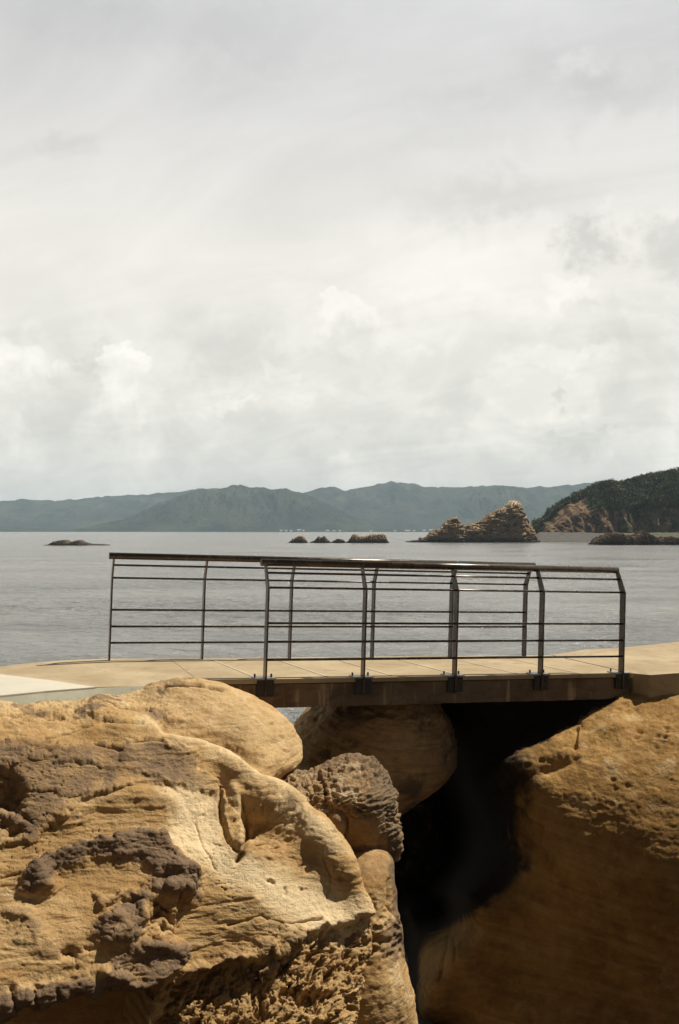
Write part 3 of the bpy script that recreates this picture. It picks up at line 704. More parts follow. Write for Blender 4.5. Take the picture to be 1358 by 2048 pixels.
# the path on either side
def path_left():
    z = CAMZ - 1.362
    e0, e1 = bp(-0.621, -0.02, -0.004), bp(-0.621, WD + 0.08, -0.004)
    far = [at_z(212, 1317, z + 0.012), at_z(120, 1321, z), at_z(40, 1328, z), at_z(0, 1333, z), at_z(-120, 1350, z), at_z(-420, 1385, z)]
    near = [at_z(-420, 1460, z), at_z(-100, 1398, z), at_z(0, 1383, z), at_z(120, 1377, z), at_z(200, 1374, z), at_z(330, 1372, z)]
    o = prism('path', [e0, e1] + far + near, 0.3, DECK); tag(o, kind='structure')
    pal = [at_z(-420, 1300, z + 0.02), at_z(0, 1348, z + 0.02), at_z(100, 1360, z + 0.02), at_z(192, 1374, z + 0.02), at_z(90, 1382, z + 0.02), at_z(0, 1391, z + 0.02), at_z(-100, 1408, z + 0.02), at_z(-420, 1470, z + 0.02)]
    o = prism('path', pal, 0.16, PALE); tag(o, kind='structure')
    # sloping kerb face in front of it
    bm = bmesh.new()
    topl = [at_z(-420, 1471, z + 0.012), at_z(-100, 1409, z + 0.012), at_z(0, 1392.5, z + 0.012), at_z(90, 1383.5, z + 0.012), at_z(192, 1375.5, z + 0.012), at_z(260, 1373, z + 0.006), at_z(345, 1371, z + 0.004)]
    T = [bm.verts.new(p) for p in topl]
    K = [bm.verts.new(p + Vector((0.03, -0.13, -0.10))) for p in topl]; K2 = [bm.verts.new(p + Vector((0.03, -0.13, -0.5))) for p in topl]
    K3 = [bm.verts.new(p + Vector((0.03, 0.1, -0.5))) for p in topl]
    for A, B in ((T, K), (K, K2), (K2, K3), (K3, T)):
        for k in range(len(T) - 1): bm.faces.new((A[k], B[k], B[k + 1], A[k + 1]))
    bm.faces.new((T[0], K3[0], K2[0], K[0])); bm.faces.new((T[-1], K[-1], K2[-1], K3[-1]))
    bmesh.ops.recalc_face_normals(bm, faces=bm.faces)
    tag(bm_obj('kerb', bm, KERB), kind='structure')
path_left()
def path_right():
    z0 = bp(LP * 4 + 0.14, 0, 0).z
    e0, e1 = bp(LP * 4 + 0.14, -0.02, -0.002), bp(LP * 4 + 0.14, WD + 0.08, -0.002)
    z = z0 + 0.02
    top = [e1, e0, at_z(1300, 1350, z0 + 0.0), at_z(1358, 1346, z), at_z(1480, 1340, z), at_z(1700, 1330, z), at_z(1700, 1235, z + 0.02), at_z(1480, 1268, z + 0.02), at_z(1358, 1283, z + 0.02), at_z(1290, 1291, z + 0.02), at_z(1230, 1296, z + 0.01), at_z(1170, 1299, z)]
    o = prism('path', top, 0.24, DECK); tag(o, kind='structure')
path_right()

# ------------------------------------------------------------------ foreground boulders
def P_(x, y, d): return (x, y, x, y, d)
def left_boulder():
    top = [(-260, 1440, 7.5), (-100, 1418, 7.65), (0, 1408, 7.8), (100, 1404, 8.05), (200, 1394, 8.3), (300, 1371, 8.6), (350, 1360, 8.72), (400, 1357, 8.78), (450, 1366, 8.82), (500, 1388, 8.82), (545, 1416, 8.78), (580, 1448, 8.7), (602, 1482, 8.6), (607, 1515, 8.5)]
    right = [(604, 1600, 7.72), (645, 1634, 7.6), (686, 1692, 7.45), (715, 1748, 7.32), (733, 1800, 7.22), (741, 1850, 7.17), (740, 1900, 7.15), (730, 1970, 7.08), (720, 2048, 6.98), (715, 2150, 6.9), (712, 2300, 6.85)]
    c = fold(top, 1, 24, 0.35, 1.0, 14) + fold(right, 1, 26, 0.4, 1.3, 20)
    for p in [(100, 1440, 7.78), (200, 1432, 8.0), (300, 1420, 8.2), (390, 1415, 8.33), (470, 1430, 8.36), (540, 1470, 8.3), (580, 1520, 8.28), (0, 1440, 7.6), (450, 1480, 8.12),
              (100, 1462, 7.6), (250, 1470, 7.76), (380, 1492, 7.82), (470, 1526, 7.8), (545, 1580, 7.68), (600, 1650, 7.5), (650, 1720, 7.36), (690, 1800, 7.2),
              (-150, 1520, 7.1), (0, 1510, 7.32), (200, 1520, 7.45), (360, 1540, 7.58), (450, 1580, 7.62), (-150, 1650, 6.75), (0, 1610, 7.0), (150, 1615, 7.1), (300, 1600, 7.28), (400, 1620, 7.32), (500, 1660, 7.28), (560, 1700, 7.28),
              (0, 1710, 6.72), (180, 1700, 6.9), (330, 1700, 7.02), (450, 1740, 7.02), (560, 1800, 7.0), (640, 1850, 7.02), (700, 1880, 7.08),
              (-150, 1850, 6.25), (0, 1840, 6.42), (150, 1840, 6.52), (300, 1840, 6.66), (450, 1860, 6.82), (550, 1900, 6.84), (650, 1940, 6.86),
              (-150, 1980, 6.05), (0, 1975, 6.12), (150, 1950, 6.3), (300, 1930, 6.52), (420, 1950, 6.72), (-150, 2060, 6.1), (0, 2060, 6.15), (150, 2060, 6.3), (300, 2060, 6.5), (450, 2060, 6.48), (600, 2060, 6.55), (690, 2060, 6.72),
              (-200, 2300, 6.1), (150, 2300, 6.3), (450, 2300, 6.2), (650, 2300, 6.4), (-260, 1750, 6.3)]:
        c.append(P_(*p))
    sh = Sheet(c, (-260, 800, 1255, 2300), 1.6)
    # large drawn forms
    sh.crack([(330, 1460), (400, 1474), (470, 1500), (530, 1545), (580, 1556), (640, 1560)], 17, 0.12)
    sh.crack([(565, 1548), (606, 1545)], 10, 0.10)
    sh.ridge([(200, 1452), (330, 1478), (430, 1510), (520, 1562), (600, 1640), (680, 1735)], 34, 0.10, clean=True)
    sh.pit(540, 1645, 62, 46, 0.20); sh.pit(510, 1620, 34, 22, 0.08)
    sh.ridge([(468, 1585), (488, 1640), (484, 1690)], 14, 0.06, 0.0, 0.4, clean=True); sh.crack([(436, 1578), (446, 1625), (470, 1700)], 4, 0.07)
    sh.crack([(476, 1720), (490, 1690), (500, 1640), (484, 1600)], 6, 0.10)
    sh.pit(400, 1650, 70, 45, 0.06)
    sh.ridge([(130, 1640), (190, 1606), (270, 1592), (325, 1602)], 22, 0.06, clean=True)
    sh.region([(320, 1570), (380, 1572), (440, 1600), (470, 1700), (560, 1740), (700, 1800), (738, 1850), (700, 1900), (620, 1880), (560, 1830), (480, 1790), (400, 1740), (340, 1700), (325, 1660), (340, 1630)], 40, 0.0, 0.0, 0.85)
    sh.region([(260, 1448), (330, 1458), (450, 1490), (560, 1560), (640, 1640), (690, 1720), (640, 1720), (560, 1620), (470, 1545), (380, 1508), (270, 1478)], 26, 0, 0, 0.62)
    sh.region([(-300, 1380), (300, 1330), (480, 1340), (640, 1460), (640, 1560), (520, 1540), (420, 1490), (300, 1450), (-300, 1460)], 50, 0, 0, 0.34)
    sh.region([(640, 1760), (740, 1800), (745, 1900), (690, 1890), (620, 1870)], 30, 0, 0, 0.6)
    sh.region([(-300, 1740), (60, 1800), (180, 1820), (200, 1900), (100, 1950), (-300, 2000)], 50, 0, 0, 0.22)
    A_ = [(-270, 1488), (0, 1497), (100, 1489), (150, 1500), (190, 1500), (310, 1496), (372, 1508), (392, 1540), (432, 1570), (455, 1605), (420, 1590), (360, 1572), (290, 1574), (200, 1592), (150, 1612), (128, 1640), (60, 1690), (-270, 1700)]
    sh.region(A_, 4, 0.030); sh.region(A_, 24, 0.0, 0.80)
    sh.step([(455, 1600), (430, 1568), (395, 1545), (380, 1520), (310, 1499), (190, 1502), (100, 1492), (-200, 1490)], 0.030, 4, 40)
    sh.step([(330, 1572), (280, 1548), (200, 1545), (120, 1530), (-100, 1540)][::-1], 0.022, 4, 30)
    sh.step([(-100, 1585), (60, 1580), (140, 1600), (200, 1592)], 0.02, 5, 30)
    sh.crack([(150, 1502), (190, 1503), (222, 1508), (240, 1512), (260, 1500), (320, 1498)], 4, 0.05)
    sh.crack([(240, 1512), (225, 1540), (205, 1575)], 9, 0.02)
    for a in [(12, 1580, 26, 30, 0.16), (30, 1610, 22, 16, 0.10), (5, 1640, 20, 16, 0.12), (22, 1668, 22, 12, 0.08), (-40, 1600, 40, 40, 0.14), (60, 1640, 14, 10, 0.05), (45, 1590, 12, 12, 0.06), (10, 1545, 18, 8, 0.05)]: sh.pit(*a, crust=0.6)
    sh.pit(262, 1822, 20, 8, 0.05)
    # lower shelf: a raised crust with an overhanging broken rim
    shelf = [(-270, 1800), (30, 1790), (48, 1770), (75, 1738), (130, 1716), (220, 1700), (290, 1684), (335, 1684), (346, 1712), (343, 1732), (372, 1740), (386, 1758), (382, 1786), (352, 1806), (338, 1840), (330, 1870), (356, 1900), (345, 1930), (310, 1945), (230, 1975), (140, 1990), (60, 2000), (-30, 2030), (-270, 2060)]
    sh.region(shelf, 5, 0.12)
    sh.region([(60, 1745), (130, 1712), (290, 1680), (340, 1680), (390, 1745), (390, 1790), (345, 1810), (290, 1800), (300, 1745), (200, 1735), (110, 1755), (90, 1800), (35, 1800)], 13, 0.03, 1.15)
    sh.region([(180, 1880), (200, 1850), (280, 1800), (300, 1815), (270, 1870), (250, 1900), (210, 1900)], 12, 0.035, 1.0)
    sh.region([(195, 1945), (250, 1890), (300, 1893), (350, 1895), (360, 1925), (310, 1950), (240, 1968)], 12, 0.02, 1.0)
    sh.region([(-270, 2040), (-270, 1985), (0, 1985), (60, 1968), (140, 1955), (230, 1945), (310, 1945), (240, 1985), (140, 1995), (60, 2008), (-30, 2036)], 9, 0.02, 1.25)
    sh.ridge([(45, 1780), (75, 1742), (140, 1718), (220, 1704), (300, 1690), (335, 1692)], 16, 0.03, 0.6)
    sh.ridge([(345, 1755), (372, 1762), (362, 1788), (338, 1796)], 17, 0.09, 1.0)
    sh.ridge([(70, 1760), (92, 1795)], 15, 0.05, 0.6)
    sh.ridge([(195, 1822), (240, 1805), (275, 1815), (290, 1850)], 9, 0.07, 0.5)
    sh.ridge([(300, 1800), (290, 1840), (250, 1870), (215, 1890)], 11, 0.05, 0.5)
    sh.ridge([(205, 1862), (235, 1850), (232, 1880)], 16, 0.06, 0.5)
    sh.ridge([(30, 1850), (55, 1852), (70, 1880)], 17, 0.04, 0.6); sh.ridge([(50, 1900), (85, 1915)], 22, 0.03, 0.4)
    sh.ridge([(270, 1905), (310, 1900), (352, 1905), (345, 1925), (305, 1938), (240, 1955), (205, 1945)], 12, 0.05, 0.5)
    sh.ridge([(-60, 2015), (10, 2000), (60, 1978), (130, 1970), (190, 1955)], 20, 0.05, 0.5)
    for x in (20, 62, 108, 150, 196, 245): sh.crack([(x, 1975), (x + 8, 2000)], 4, 0.03)
    sh.region([(110, 1755), (230, 1740), (300, 1745), (285, 1800), (180, 1815), (110, 1805)], 22, -0.035)
    sh.pit(302, 1893, 16, 8, 0.06); sh.pit(128, 1915, 16, 10, 0.08, 0.6); sh.pit(170, 1905, 12, 6, 0.05, 0.6)
    for x, y in ((305, 1825), (322, 1832), (312, 1845), (328, 1850), (300, 1855), (318, 1866)): sh.pit(x, y, 8, 7, 0.07)
    und = sh.region([(-270, 2035), (-30, 2036), (60, 2008), (140, 1994), (230, 1980), (312, 1956), (308, 1990), (285, 2048), (270, 2320), (-270, 2320)], 6, -0.55)
    # honeycombed lower right face under broken lips
    lip = [(318, 1985), (345, 1965), (400, 1940), (440, 1925), (480, 1918), (500, 1935), (530, 1895), (560, 1925), (590, 1890), (605, 1875), (650, 1850), (745, 1825)]
    sh.step(lip, 0.055, 5, 30)
    sh.ridge([(352, 1950), (400, 1940), (440, 1925), (480, 1918)], 9, 0.05, 0.6)
    sh.ridge([(480, 1935), (510, 1910), (530, 1895)], 11, 0.06, 0.6)
    sh.ridge([(500, 1955), (545, 1940), (580, 1905), (600, 1880)], 12, 0.07, 0.6)
    rough = sh.region([(318, 1985), (345, 1960), (400, 1945), (480, 1928), (560, 1930), (600, 1880), (640, 1860), (750, 1830), (770, 2320), (290, 2320), (310, 1990)], 14, -0.03)
    for pl, w_, dp in (([(455, 1850), (520, 1835), (560, 1850), (640, 1840)], 2.5, 0.03), ([(150, 1425), (210, 1418), (240, 1430), (300, 1432)], 3, 0.04), ([(20, 1440), (60, 1432), (120, 1440)], 4, 0.05), ([(330, 1385), (400, 1382), (440, 1390)], 4, 0.05), ([(500, 1668), (540, 1672)], 3, 0.03), ([(520, 1690), (560, 1694)], 2.5, 0.025), ([(280, 1470), (190, 1466), (90, 1478)], 3, 0.02), ([(395, 1640), (410, 1700), (430, 1740)], 2.5, 0.012), ([(640, 1700), (660, 1760), (655, 1800)], 2, 0.010), ([(0, 1760), (40, 1752), (90, 1735)], 3, 0.02)):
        sh.crack(pl, w_, dp)
    sh.apply()
    # grain of the rock, larger to finer, stronger where it is weathered
    V = sh.V; P = V
    top_rough = sstep(sh.T, 1475, 1440) * sstep(sh.S, 470, 300)
    smooth = np.clip(1 - 0.95 * np.clip((sh.pale - 0.3) / 0.45, 0, 1), 0.1, 1)
    B = P.copy(); B[:, 2] += 0.16 * P[:, 0] - 0.1 * P[:, 1]                     # beds dip a little
    d = 0.045 * fbm(P, (1.3, 1.3, 1.7), 3, 0.45, seed=1) * smooth + 0.016 * fbm(B, (2.2, 2.2, 12), 4, 0.6, True, seed=15) * smooth
    d += (0.008 * smooth + 0.030 * top_rough + 0.010 * sh.crust) * fbm(B, (5, 5, 16), 5, 0.62, seed=2)
    d += (0.003 + 0.014 * top_rough + 0.006 * sh.crust) * fbm(B, (14, 14, 44), 4, 0.62, True, seed=3)
    wp = 0.05 * np.stack([fbm(P, 8, 3, seed=31), fbm(P, 8, 3, seed=32), fbm(P, 8, 3, seed=33)], 1)
    Dg = np.stack([P[:, 0] * 0.8 + P[:, 2] * 0.6, P[:, 1], P[:, 2] * 0.8 - P[:, 0] * 0.6], 1) + wp
    h1 = fbm(Dg, (5.5, 5.5, 11), 5, 0.58, seed=34); h2 = fbm(Dg, (15, 15, 28), 4, 0.6, seed=35)
    d -= rough * (0.085 * sstep(h1, -0.02, 0.26) + 0.035 * sstep(h2, 0.0, 0.3) + 0.014 * fbm(Dg, (34, 34, 50), 3, 0.6, seed=39))
    w3, w4 = worley(P + wp * 1.4, (18, 18, 34))
    d -= (1 - sstep(w3, 0.06, 0.42)) * 0.012 * top_rough * sstep(fbm(P, 3, 3, seed=40), -0.1, 0.25)
    w5, _ = worley(P + wp, (26, 26, 44)); w6, _ = worley(P, (7, 7, 10))
    few = sstep(fbm(P, 2.2, 3, 0.5, seed=6), 0.05, 0.3)
    d -= (1 - sstep(w5, 0.08, 0.34)) * 0.014 * few * (1 - rough)
    w6, _ = worley(P + wp * 1.5, (6, 6, 14)); d -= (1 - sstep(w6, 0.03, 0.30)) * 0.022 * sstep(fbm(P, 1.5, 2, seed=36), 0.05, 0.3) * (1 - rough)
    # thin bedding lines
    d -= 0.006 * sstep(fbm(P, (2.0, 2.0, 26), 3, 0.5, seed=8), 0.15, 0.4) * smooth
    sh.apply(d)
    sh.crust = np.maximum(sh.crust, 0.85 * top_rough * sstep(fbm(P, (3.5, 3.5, 9), 4, 0.62, seed=12), -0.12, 0.16))
    o = sh.build('boulder', OCHRE)
    tag(o, 'large sunlit ochre boulder with brown crusted ledges filling the lower left', 'boulder')
left_boulder()

def right_boulder():
    top = [(800, 1392, 11.35), (900, 1385, 11.2), (1000, 1385, 11.15), (1100, 1382, 11.1), (1180, 1378, 10.95), (1240, 1386, 10.62), (1300, 1384, 10.55), (1358, 1372, 10.62), (1450, 1362, 10.7), (1600, 1350, 10.8)]
    c = fold(top, 1, 14, 0.6, 5.5, 8)
    prof = [(48, 10.2), (98, 9.88), (148, 9.62), (198, 9.42), (248, 9.27), (308, 9.16), (378, 9.10), (478, 9.12), (578, 9.24), (676, 9.38)]
    pts = [(1358, 1372 + a, d) for a, d in prof] + [(1500, 1358 + a, d + 0.05) for a, d in prof[1::2]] + [(1620, 1350 + a, d + 0.1) for a, d in prof[1::3]]
    pts += [(1290, 1384 + a * 0.98, d + 0.02) for a, d in prof[:7]]
    pts += [(1210, 1440, 10.22), (1210, 1490, 9.92), (1210, 1540, 9.67), (1210, 1590, 9.49), (1210, 1640, 9.37), (1210, 1700, 9.29), (1210, 1780, 9.28), (1210, 1870, 9.36), (1210, 1960, 9.46),
            (1110, 1488, 10.02), (1110, 1535, 9.80), (1110, 1585, 9.63), (1110, 1640, 9.55), (1110, 1710, 9.54), (1110, 1800, 9.58), (1110, 1900, 9.54), (1110, 1990, 9.52), (1120, 2045, 9.42),
            (1030, 1530, 9.98), (1030, 1580, 10.0), (1030, 1640, 10.15), (1030, 1710, 10.25), (1030, 1790, 9.85), (1010, 1890, 9.66), (1040, 1950, 9.55), (1040, 2000, 9.45),
            (965, 1570, 11.2), (965, 1640, 11.7), (965, 1720, 11.0), (965, 1800, 9.86), (920, 1800, 10.15), (945, 1850, 9.90), (905, 1895, 9.80), (880, 1940, 9.68), (850, 1985, 9.62), (960, 1930, 9.62), (960, 1985, 9.50),
            (900, 2002, 9.58), (950, 2026, 9.48), (992, 2052, 9.40), (840, 2030, 10.0), (900, 2060, 9.9), (940, 2090, 9.7), (990, 2130, 9.6), (1100, 2130, 9.3), (1358, 2300, 9.9), (1100, 2300, 9.6), (850, 2300, 10.9),
            (1000, 1470, 11.0), (900, 1480, 12.6), (900, 1600, 13.4), (890, 1720, 13.6), (880, 1820, 12.8), (820, 1540, 14.2), (780, 1700, 15.2), (760, 1900, 15.0), (760, 2100, 14.0), (830, 1960, 10.3), (835, 1890, 10.9), (820, 1820, 12.0), (1090, 1440, 10.85), (700, 1400, 13.0), (700, 1700, 15.4)]
    for p in pts: c.append(P_(*p))
    sh = Sheet(c, (735, 1560, 1265, 2300), 2.2)
    sh.ridge([(1228, 1452), (1170, 1476), (1100, 1503), (1035, 1533), (975, 1560)], 20, 0.06, clean=True)
    sh.crack([(1152, 1462), (1150, 1500)], 4, 0.05); sh.crack([(1000, 1575), (1080, 1545), (1150, 1522)], 12, 0.045)
    sh.ridge([(1040, 1500), (1025, 1530)], 12, 0.05)
    sh.crack([(905, 1850), (890, 1900), (876, 1960)], 3, 0.03); sh.crack([(908, 1870), (912, 1920)], 3, 0.02)
    sh.apply()
    P = sh.V
    up = sstep(sh.T, 1660, 1500)
    B = P.copy(); B[:, 2] += 0.12 * P[:, 0]
    d = 0.05 * fbm(P, (1.1, 1.1, 1.4), 3, 0.45, seed=21) + (0.010 + 0.014 * up) * fbm(P, (5, 5, 8), 5, 0.6, seed=22)
    d += 0.004 * fbm(B, (2.5, 2.5, 20), 4, 0.6, True, seed=23) + 0.012 * fbm(P, (10, 10, 14), 5, 0.65, seed=29) + (0.003 + 0.005 * up) * fbm(P, 28, 4, 0.6, seed=24)
    w1, _ = worley(P, (9, 9, 12)); few = sstep(fbm(P, 1.8, 3, seed=25), 0.05, 0.3)
    d -= (1 - sstep(w1, 0.1, 0.45)) * 0.03 * few * (0.3 + 0.7 * up)
    sh.apply(d)
    sh.pale = 0.5 * up * sstep(fbm(P, 4, 4, 0.6, seed=26), 0.05, 0.3)
    sh.crust = np.maximum(0.15 * sstep(fbm(P, (2, 2, 4), 4, 0.6, seed=28), 0.18, 0.4), 1.8 * sstep(sh.S + 50 * fbm(P, 1.5, 4, 0.6, seed=30), 1120, 950) * sstep(sh.S - (sh.T - 1850) * 0.0, 2000, 900) * (1 - sstep(sh.T + 0.6 * (sh.S - 900), 1815, 1880) * sstep(sh.S, 820, 850)))  # dark crust toward the cleft is cave shade put into the colour
    bridge_shade = poly_sd(sh.Sw, sh.Tw, [(860, 1370), (1240, 1380), (1225, 1405), (1150, 1452), (1000, 1530), (960, 1590), (860, 1620)])
    sh.crust = np.maximum(sh.crust, 1.8 * sstep(bridge_shade, -12, 14))  # shade under the bridge, painted on as near-black crust
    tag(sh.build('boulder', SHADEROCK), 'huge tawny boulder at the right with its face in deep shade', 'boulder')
right_boulder()

def blob(name, center, radii, rot, sub, mat, label, exps=0.75, amp=(0.05, 2.0, 0.02, 8), honey=0.0, hscale=(9, 9, 13), seed=1, crustf=None):
    bm = bmesh.new(); bmesh.ops.create_icosphere(bm, subdivisions=sub, radius=1.0)
    V = np.array([v.co[:] for v in bm.verts]); Fc = np.array([[v.index for v in f.verts] for f in bm.faces]); bm.free()
    N0 = V / np.linalg.norm(V, axis=1)[:, None]
    S = np.sign(N0) * np.abs(N0) ** exps; S /= (np.abs(S) ** 2.6).sum(1)[:, None] ** (1 / 2.6)
    M = np.array(rot.to_matrix())
    V = (S * np.array(radii)) @ M.T + np.array(center)
    N = (N0 / np.array(radii)); N /= np.linalg.norm(N, axis=1)[:, None]; N = N @ M.T
    d = amp[0] * fbm(V, amp[1], 3, 0.5, seed=seed) + amp[2] * fbm(V, amp[3], 5, 0.6, seed=seed + 1) + amp[2] * 0.5 * fbm(V, (amp[3] * 2, amp[3] * 2, amp[3] * 4), 4, 0.6, True, seed + 2)
    k = sstep(N[:, 2], -0.35, 0.15)
    if honey:
        w1, w2 = worley(V + 0.04 * fbm(V, 7, 3)[:, None], hscale)
        d -= (1 - sstep(w1, 0.08, 0.55)) * honey * (0.35 + 0.65 * k)
        w3, _ = worley(V, tuple(h * 2.3 for h in hscale)); d -= (1 - sstep(w3, 0.1, 0.5)) * honey * 0.3
    V = V + N * d[:, None]
    cr = np.clip(crustf(V, N), 0, 1) if crustf else np.zeros(len(V))
    o = mesh_np(name, V, Fc, mat, {'crust': cr, 'pale': np.zeros(len(V))})
    return tag(o, label, 'boulder')
from mathutils import Euler
def middle_boulder():
    line = [(535, 1600, 8.25), (560, 1562, 8.3), (592, 1548, 8.36), (626, 1540, 8.42), (652, 1525, 8.45), (700, 1511, 8.5), (745, 1521, 8.5), (772, 1550, 8.45), (789, 1590, 8.4), (793, 1635, 8.36), (799, 1662, 8.34), (795, 1695, 8.35), (784, 1718, 8.38), (766, 1738, 8.42), (738, 1754, 8.45), (700, 1752, 8.45), (640, 1730, 8.4)]
    c = fold(line, 1, 20, 0.22, 0.8, 0)
    for p in [(600, 1580, 8.08), (650, 1560, 8.15), (700, 1545, 8.24), (750, 1560, 8.22), (770, 1600, 8.14), (690, 1600, 7.92), (640, 1610, 7.92), (740, 1610, 7.98), (700, 1650, 7.98), (640, 1660, 7.98), (760, 1650, 8.08), (710, 1700, 8.16), (660, 1700, 8.14), (760, 1700, 8.22), (735, 1738, 8.34), (580, 1640, 7.95)]: c.append(P_(*p))
    sh = Sheet(c, (440, 930, 1390, 1880), 1.5)
    sh.ridge([(788, 1590), (800, 1660), (784, 1715), (745, 1748)], 13, 0.03, 0.6); sh.crack([(640, 1555), (650, 1590), (652, 1612)], 4, 0.04)
    x = np.hypot((sh.S - 672) / 21, (sh.T - 1650) / 27)
    sh.disp += 0.075 * np.sqrt(np.clip(1 - x ** 2, 0, 1)) - 0.03 * np.exp(-((x - 1.1) / 0.14) ** 2)
    sh.apply(); P = sh.V
    lower = sstep(sh.T + 14 * fbm(sh.P2, 1 / 40, 3, seed=81), 1615, 1650) * (sh.S < 770)
    knob = x < 1.15
    wp = 0.05 * np.stack([fbm(P, 6, 3, seed=82), fbm(P, 6, 3, seed=83), fbm(P, 6, 3, seed=84)], 1)
    w1, w2 = worley(P + wp, (11, 11, 26)); w3, w4 = worley(P + wp * 0.5, (26, 26, 52))
    gate = sstep(fbm(P, 3, 3, seed=85), -0.3, 0.15) * (1 - 0.8 * lower) * ~knob
    d = 0.04 * fbm(P, 3, 4, 0.55, seed=86) * ~knob + 0.034 * fbm(P, (4, 4, 22), 5, 0.62, True, seed=87) * (1 - 0.6 * lower) * ~knob
    d -= gate * (0.034 * (1 - sstep(w1, 0.12, 0.5)) + 0.022 * (1 - sstep(w3, 0.12, 0.5)) + 0.014 * sstep(w2 - w1, 0.03, 0.3))
    d += 0.010 * fbm(P, 16, 4, 0.6, seed=88) * ~knob
    sh.apply(d)
    sh.crust = np.clip((1 - lower) * (0.48 + 0.8 * fbm(P, (2.5, 2.5, 8), 4, 0.6, seed=89)) + 0.5 * sstep(sh.S, 690, 770), 0, 1) * ~knob
    sh.pale = 0.7 * sstep(fbm(P, (3, 3, 9), 3, 0.6, seed=90), 0.05, 0.3) * (sh.S < 720) * (1 - lower)
    tag(sh.build('boulder', DARKROCK), 'dark honeycombed boulder wedged between the big ochre one and the gap', 'boulder')
middle_boulder()
def narrow_boulder():
    line = [(690, 1712, 8.1), (740, 1700, 8.12), (774, 1705, 8.1), (787, 1728, 8.06), (792, 1780, 8.0), (798, 1840, 7.98), (806, 1890, 7.96), (818, 1945, 7.94), (828, 1990, 7.9), (832, 2048, 7.88), (836, 2150, 7.88), (838, 2300, 7.9)]
    c = fold(line, 1, 18, 0.3, 1.0, 8)
    for p in [(730, 1760, 7.75), (765, 1770, 7.78), (700, 1850, 7.62), (760, 1850, 7.68), (785, 1890, 7.74), (740, 1950, 7.5), (790, 1960, 7.62), (740, 2048, 7.42), (800, 2048, 7.62), (700, 2100, 7.4), (740, 2300, 7.45), (640, 1800, 7.7), (600, 2000, 7.6), (600, 2300, 7.6)]: c.append(P_(*p))
    sh = Sheet(c, (560, 960, 1580, 2300), 1.8)
    sh.ridge([(752, 1770), (742, 1800), (748, 1840)], 9, 0.03); sh.crack([(775, 1760), (768, 1810), (790, 1850)], 3, 0.03)
    sh.ridge([(745, 1850), (780, 1842), (790, 1870)], 14, 0.05, 0.7); sh.pit(762, 1880, 24, 7, 0.06); sh.pit(750, 1905, 20, 8, 0.05)
    sh.apply(); P = sh.V
    w1, w2 = worley(P, (13, 13, 17)); mid = np.exp(-((sh.T - 1880) / 45) ** 2)
    d = 0.03 * fbm(P, 2.4, 4, 0.55, seed=91) + 0.012 * fbm(P, (7, 7, 11), 4, 0.6, seed=92) + 0.004 * fbm(P, 24, 3, 0.6, True, seed=93) - (1 - sstep(w1, 0.1, 0.5)) * (0.04 * mid + 0.004)
    sh.apply(d)
    sh.crust = np.clip(0.9 * sstep(sh.S + 10 * fbm(sh.P2, 1 / 30, 3, seed=94), 768, 790) * sstep(sh.T, 1960, 1880) + 0.6 * mid * sstep(sh.S, 800, 780) + 0.5 * sstep(sh.T, 1790, 1740), 0, 1)
    sh.pale = 0.4 * sstep(fbm(P, 3, 3, 0.6, seed=95), 0.0, 0.3)
    tag(sh.build('boulder', OCHRE), 'narrow upright tan boulder below the dark honeycombed one', 'boulder')
narrow_boulder()
blob('boulder', at(738, 1492, 11.2), (0.90, 1.3, 0.68), Euler((0.0, -0.45, 0.1)), 7, BROWNROCK, 'brown streaked boulder behind the honeycombed one, under the footbridge', 0.95, (0.10, 1.1, 0.03, 5), 0.02, (6, 6, 9), 51,
     lambda V, N: 0.7 * sstep(fbm(V, (1.6, 1.6, 3), 4, 0.6, seed=53), -0.05, 0.25))
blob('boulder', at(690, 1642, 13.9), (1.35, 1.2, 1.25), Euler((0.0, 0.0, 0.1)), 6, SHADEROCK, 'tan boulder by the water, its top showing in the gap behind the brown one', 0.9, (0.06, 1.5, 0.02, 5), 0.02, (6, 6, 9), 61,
     lambda V, N: 1.3 * sstep(V[:, 2] + 0.15 * fbm(V, 2, 3, seed=63), 2.15, 1.9))  # lower part painted dark for cave shade; bulk enlarged to keep light out

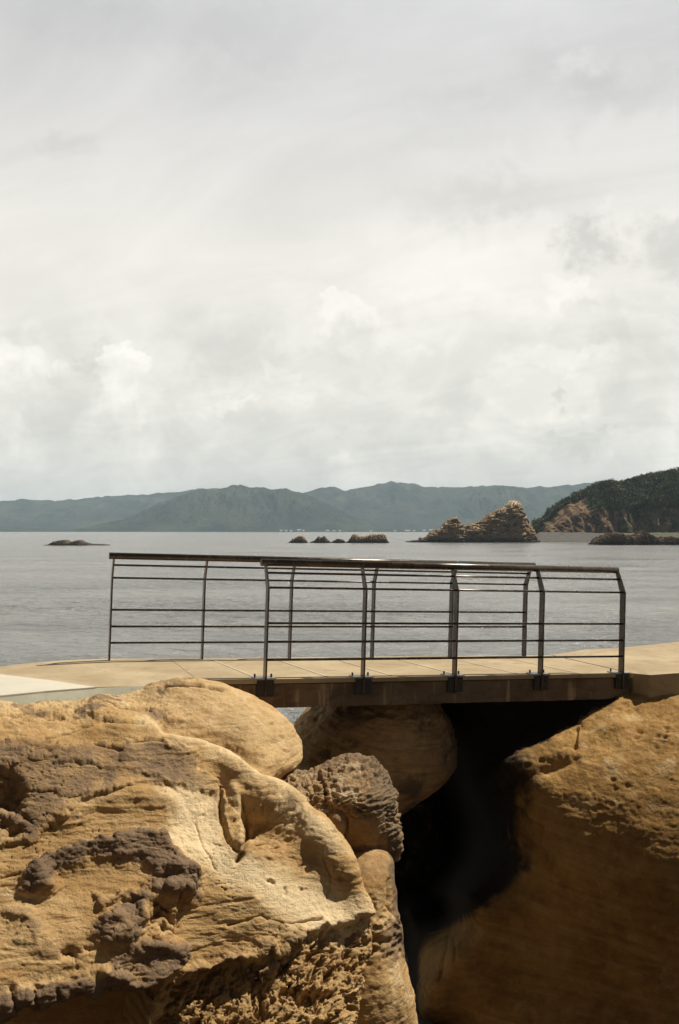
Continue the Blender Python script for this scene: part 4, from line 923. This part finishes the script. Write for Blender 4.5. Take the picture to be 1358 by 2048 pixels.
# rocky ground the photographer stands on, below the frame
def ground():
    nx, ny = 260, 180
    x = np.linspace(-14, 14, nx); y = np.linspace(-14, 3.0, ny); X, Y = np.meshgrid(x, y)
    P = np.stack([X.ravel(), Y.ravel(), 0 * X.ravel()], 1)
    Z = CAMZ - 1.72 + 0.22 * fbm(P, 0.35, 4, 0.55, seed=71) + 0.05 * fbm(P, 2.2, 4, 0.6, seed=72)
    edge = sstep(np.maximum(P[:, 1] - 1.6 + 0.5 * fbm(P, 0.6, 3, seed=73), 0), 0, 1.2)
    Z -= edge * 5.0
    P[:, 2] = Z
    cr = 0.55 + 0.45 * sstep(fbm(P, 0.9, 4, 0.6, seed=74), -0.1, 0.2)
    tag(mesh_np('rocky_ground', P, quads(nx, ny)[:, ::-1], DARKROCK, {'crust': cr, 'pale': 0 * cr}), kind='structure')
ground()
def added_floor():
    """unseen dark rock floor, added to cut light bounced off the sea"""
    nx, ny = 200, 200
    X, Y = np.meshgrid(np.linspace(-6, 9, nx), np.linspace(1.0, 9.0, ny))
    P = np.stack([X.ravel(), Y.ravel(), 0 * X.ravel()], 1)
    w1, w2 = worley(P, (1.6, 1.6, 1)); P[:, 2] = 0.12 + 0.32 * sstep(w2 - w1, 0.0, 0.45) + 0.12 * fbm(P, 2.0, 4, 0.6, seed=78)
    P[:, 2] -= 1.4 * sstep(P[:, 1], 8.2, 8.9) + 1.2 * sstep(np.abs(P[:, 0] - 1.5), 6.4, 7.5)
    tag(mesh_np('rocky_ground', P, quads(nx, ny)[:, ::-1], SHADEROCK, {'crust': np.full(len(P), 1.3), 'pale': 0 * P[:, 2]}), kind='structure')  # added unseen floor, dark all over to cut bounced light
added_floor()

# ------------------------------------------------------------------ haze over the whole bay
def haze():
    m = bpy.data.materials.new('sea haze'); m.use_nodes = True; m.node_tree.nodes.clear(); q = G(m.node_tree)
    o = q.node('ShaderNodeOutputMaterial')
    v = q.node('ShaderNodeVolumePrincipled', {'Color': (0.68, 0.86, 1.0, 1), 'Density': 1.3e-4, 'Anisotropy': 0.0})
    q.l.new(v.outputs[0], o.inputs['Volume'])
    bm = bmesh.new(); box_bm(bm, (0, 0, 123.0), (13200, 13200, 254.0))
    tag(bm_obj('haze', bm, m), 'thin pale sea haze lying over the bay', 'haze', kind='stuff')
haze()
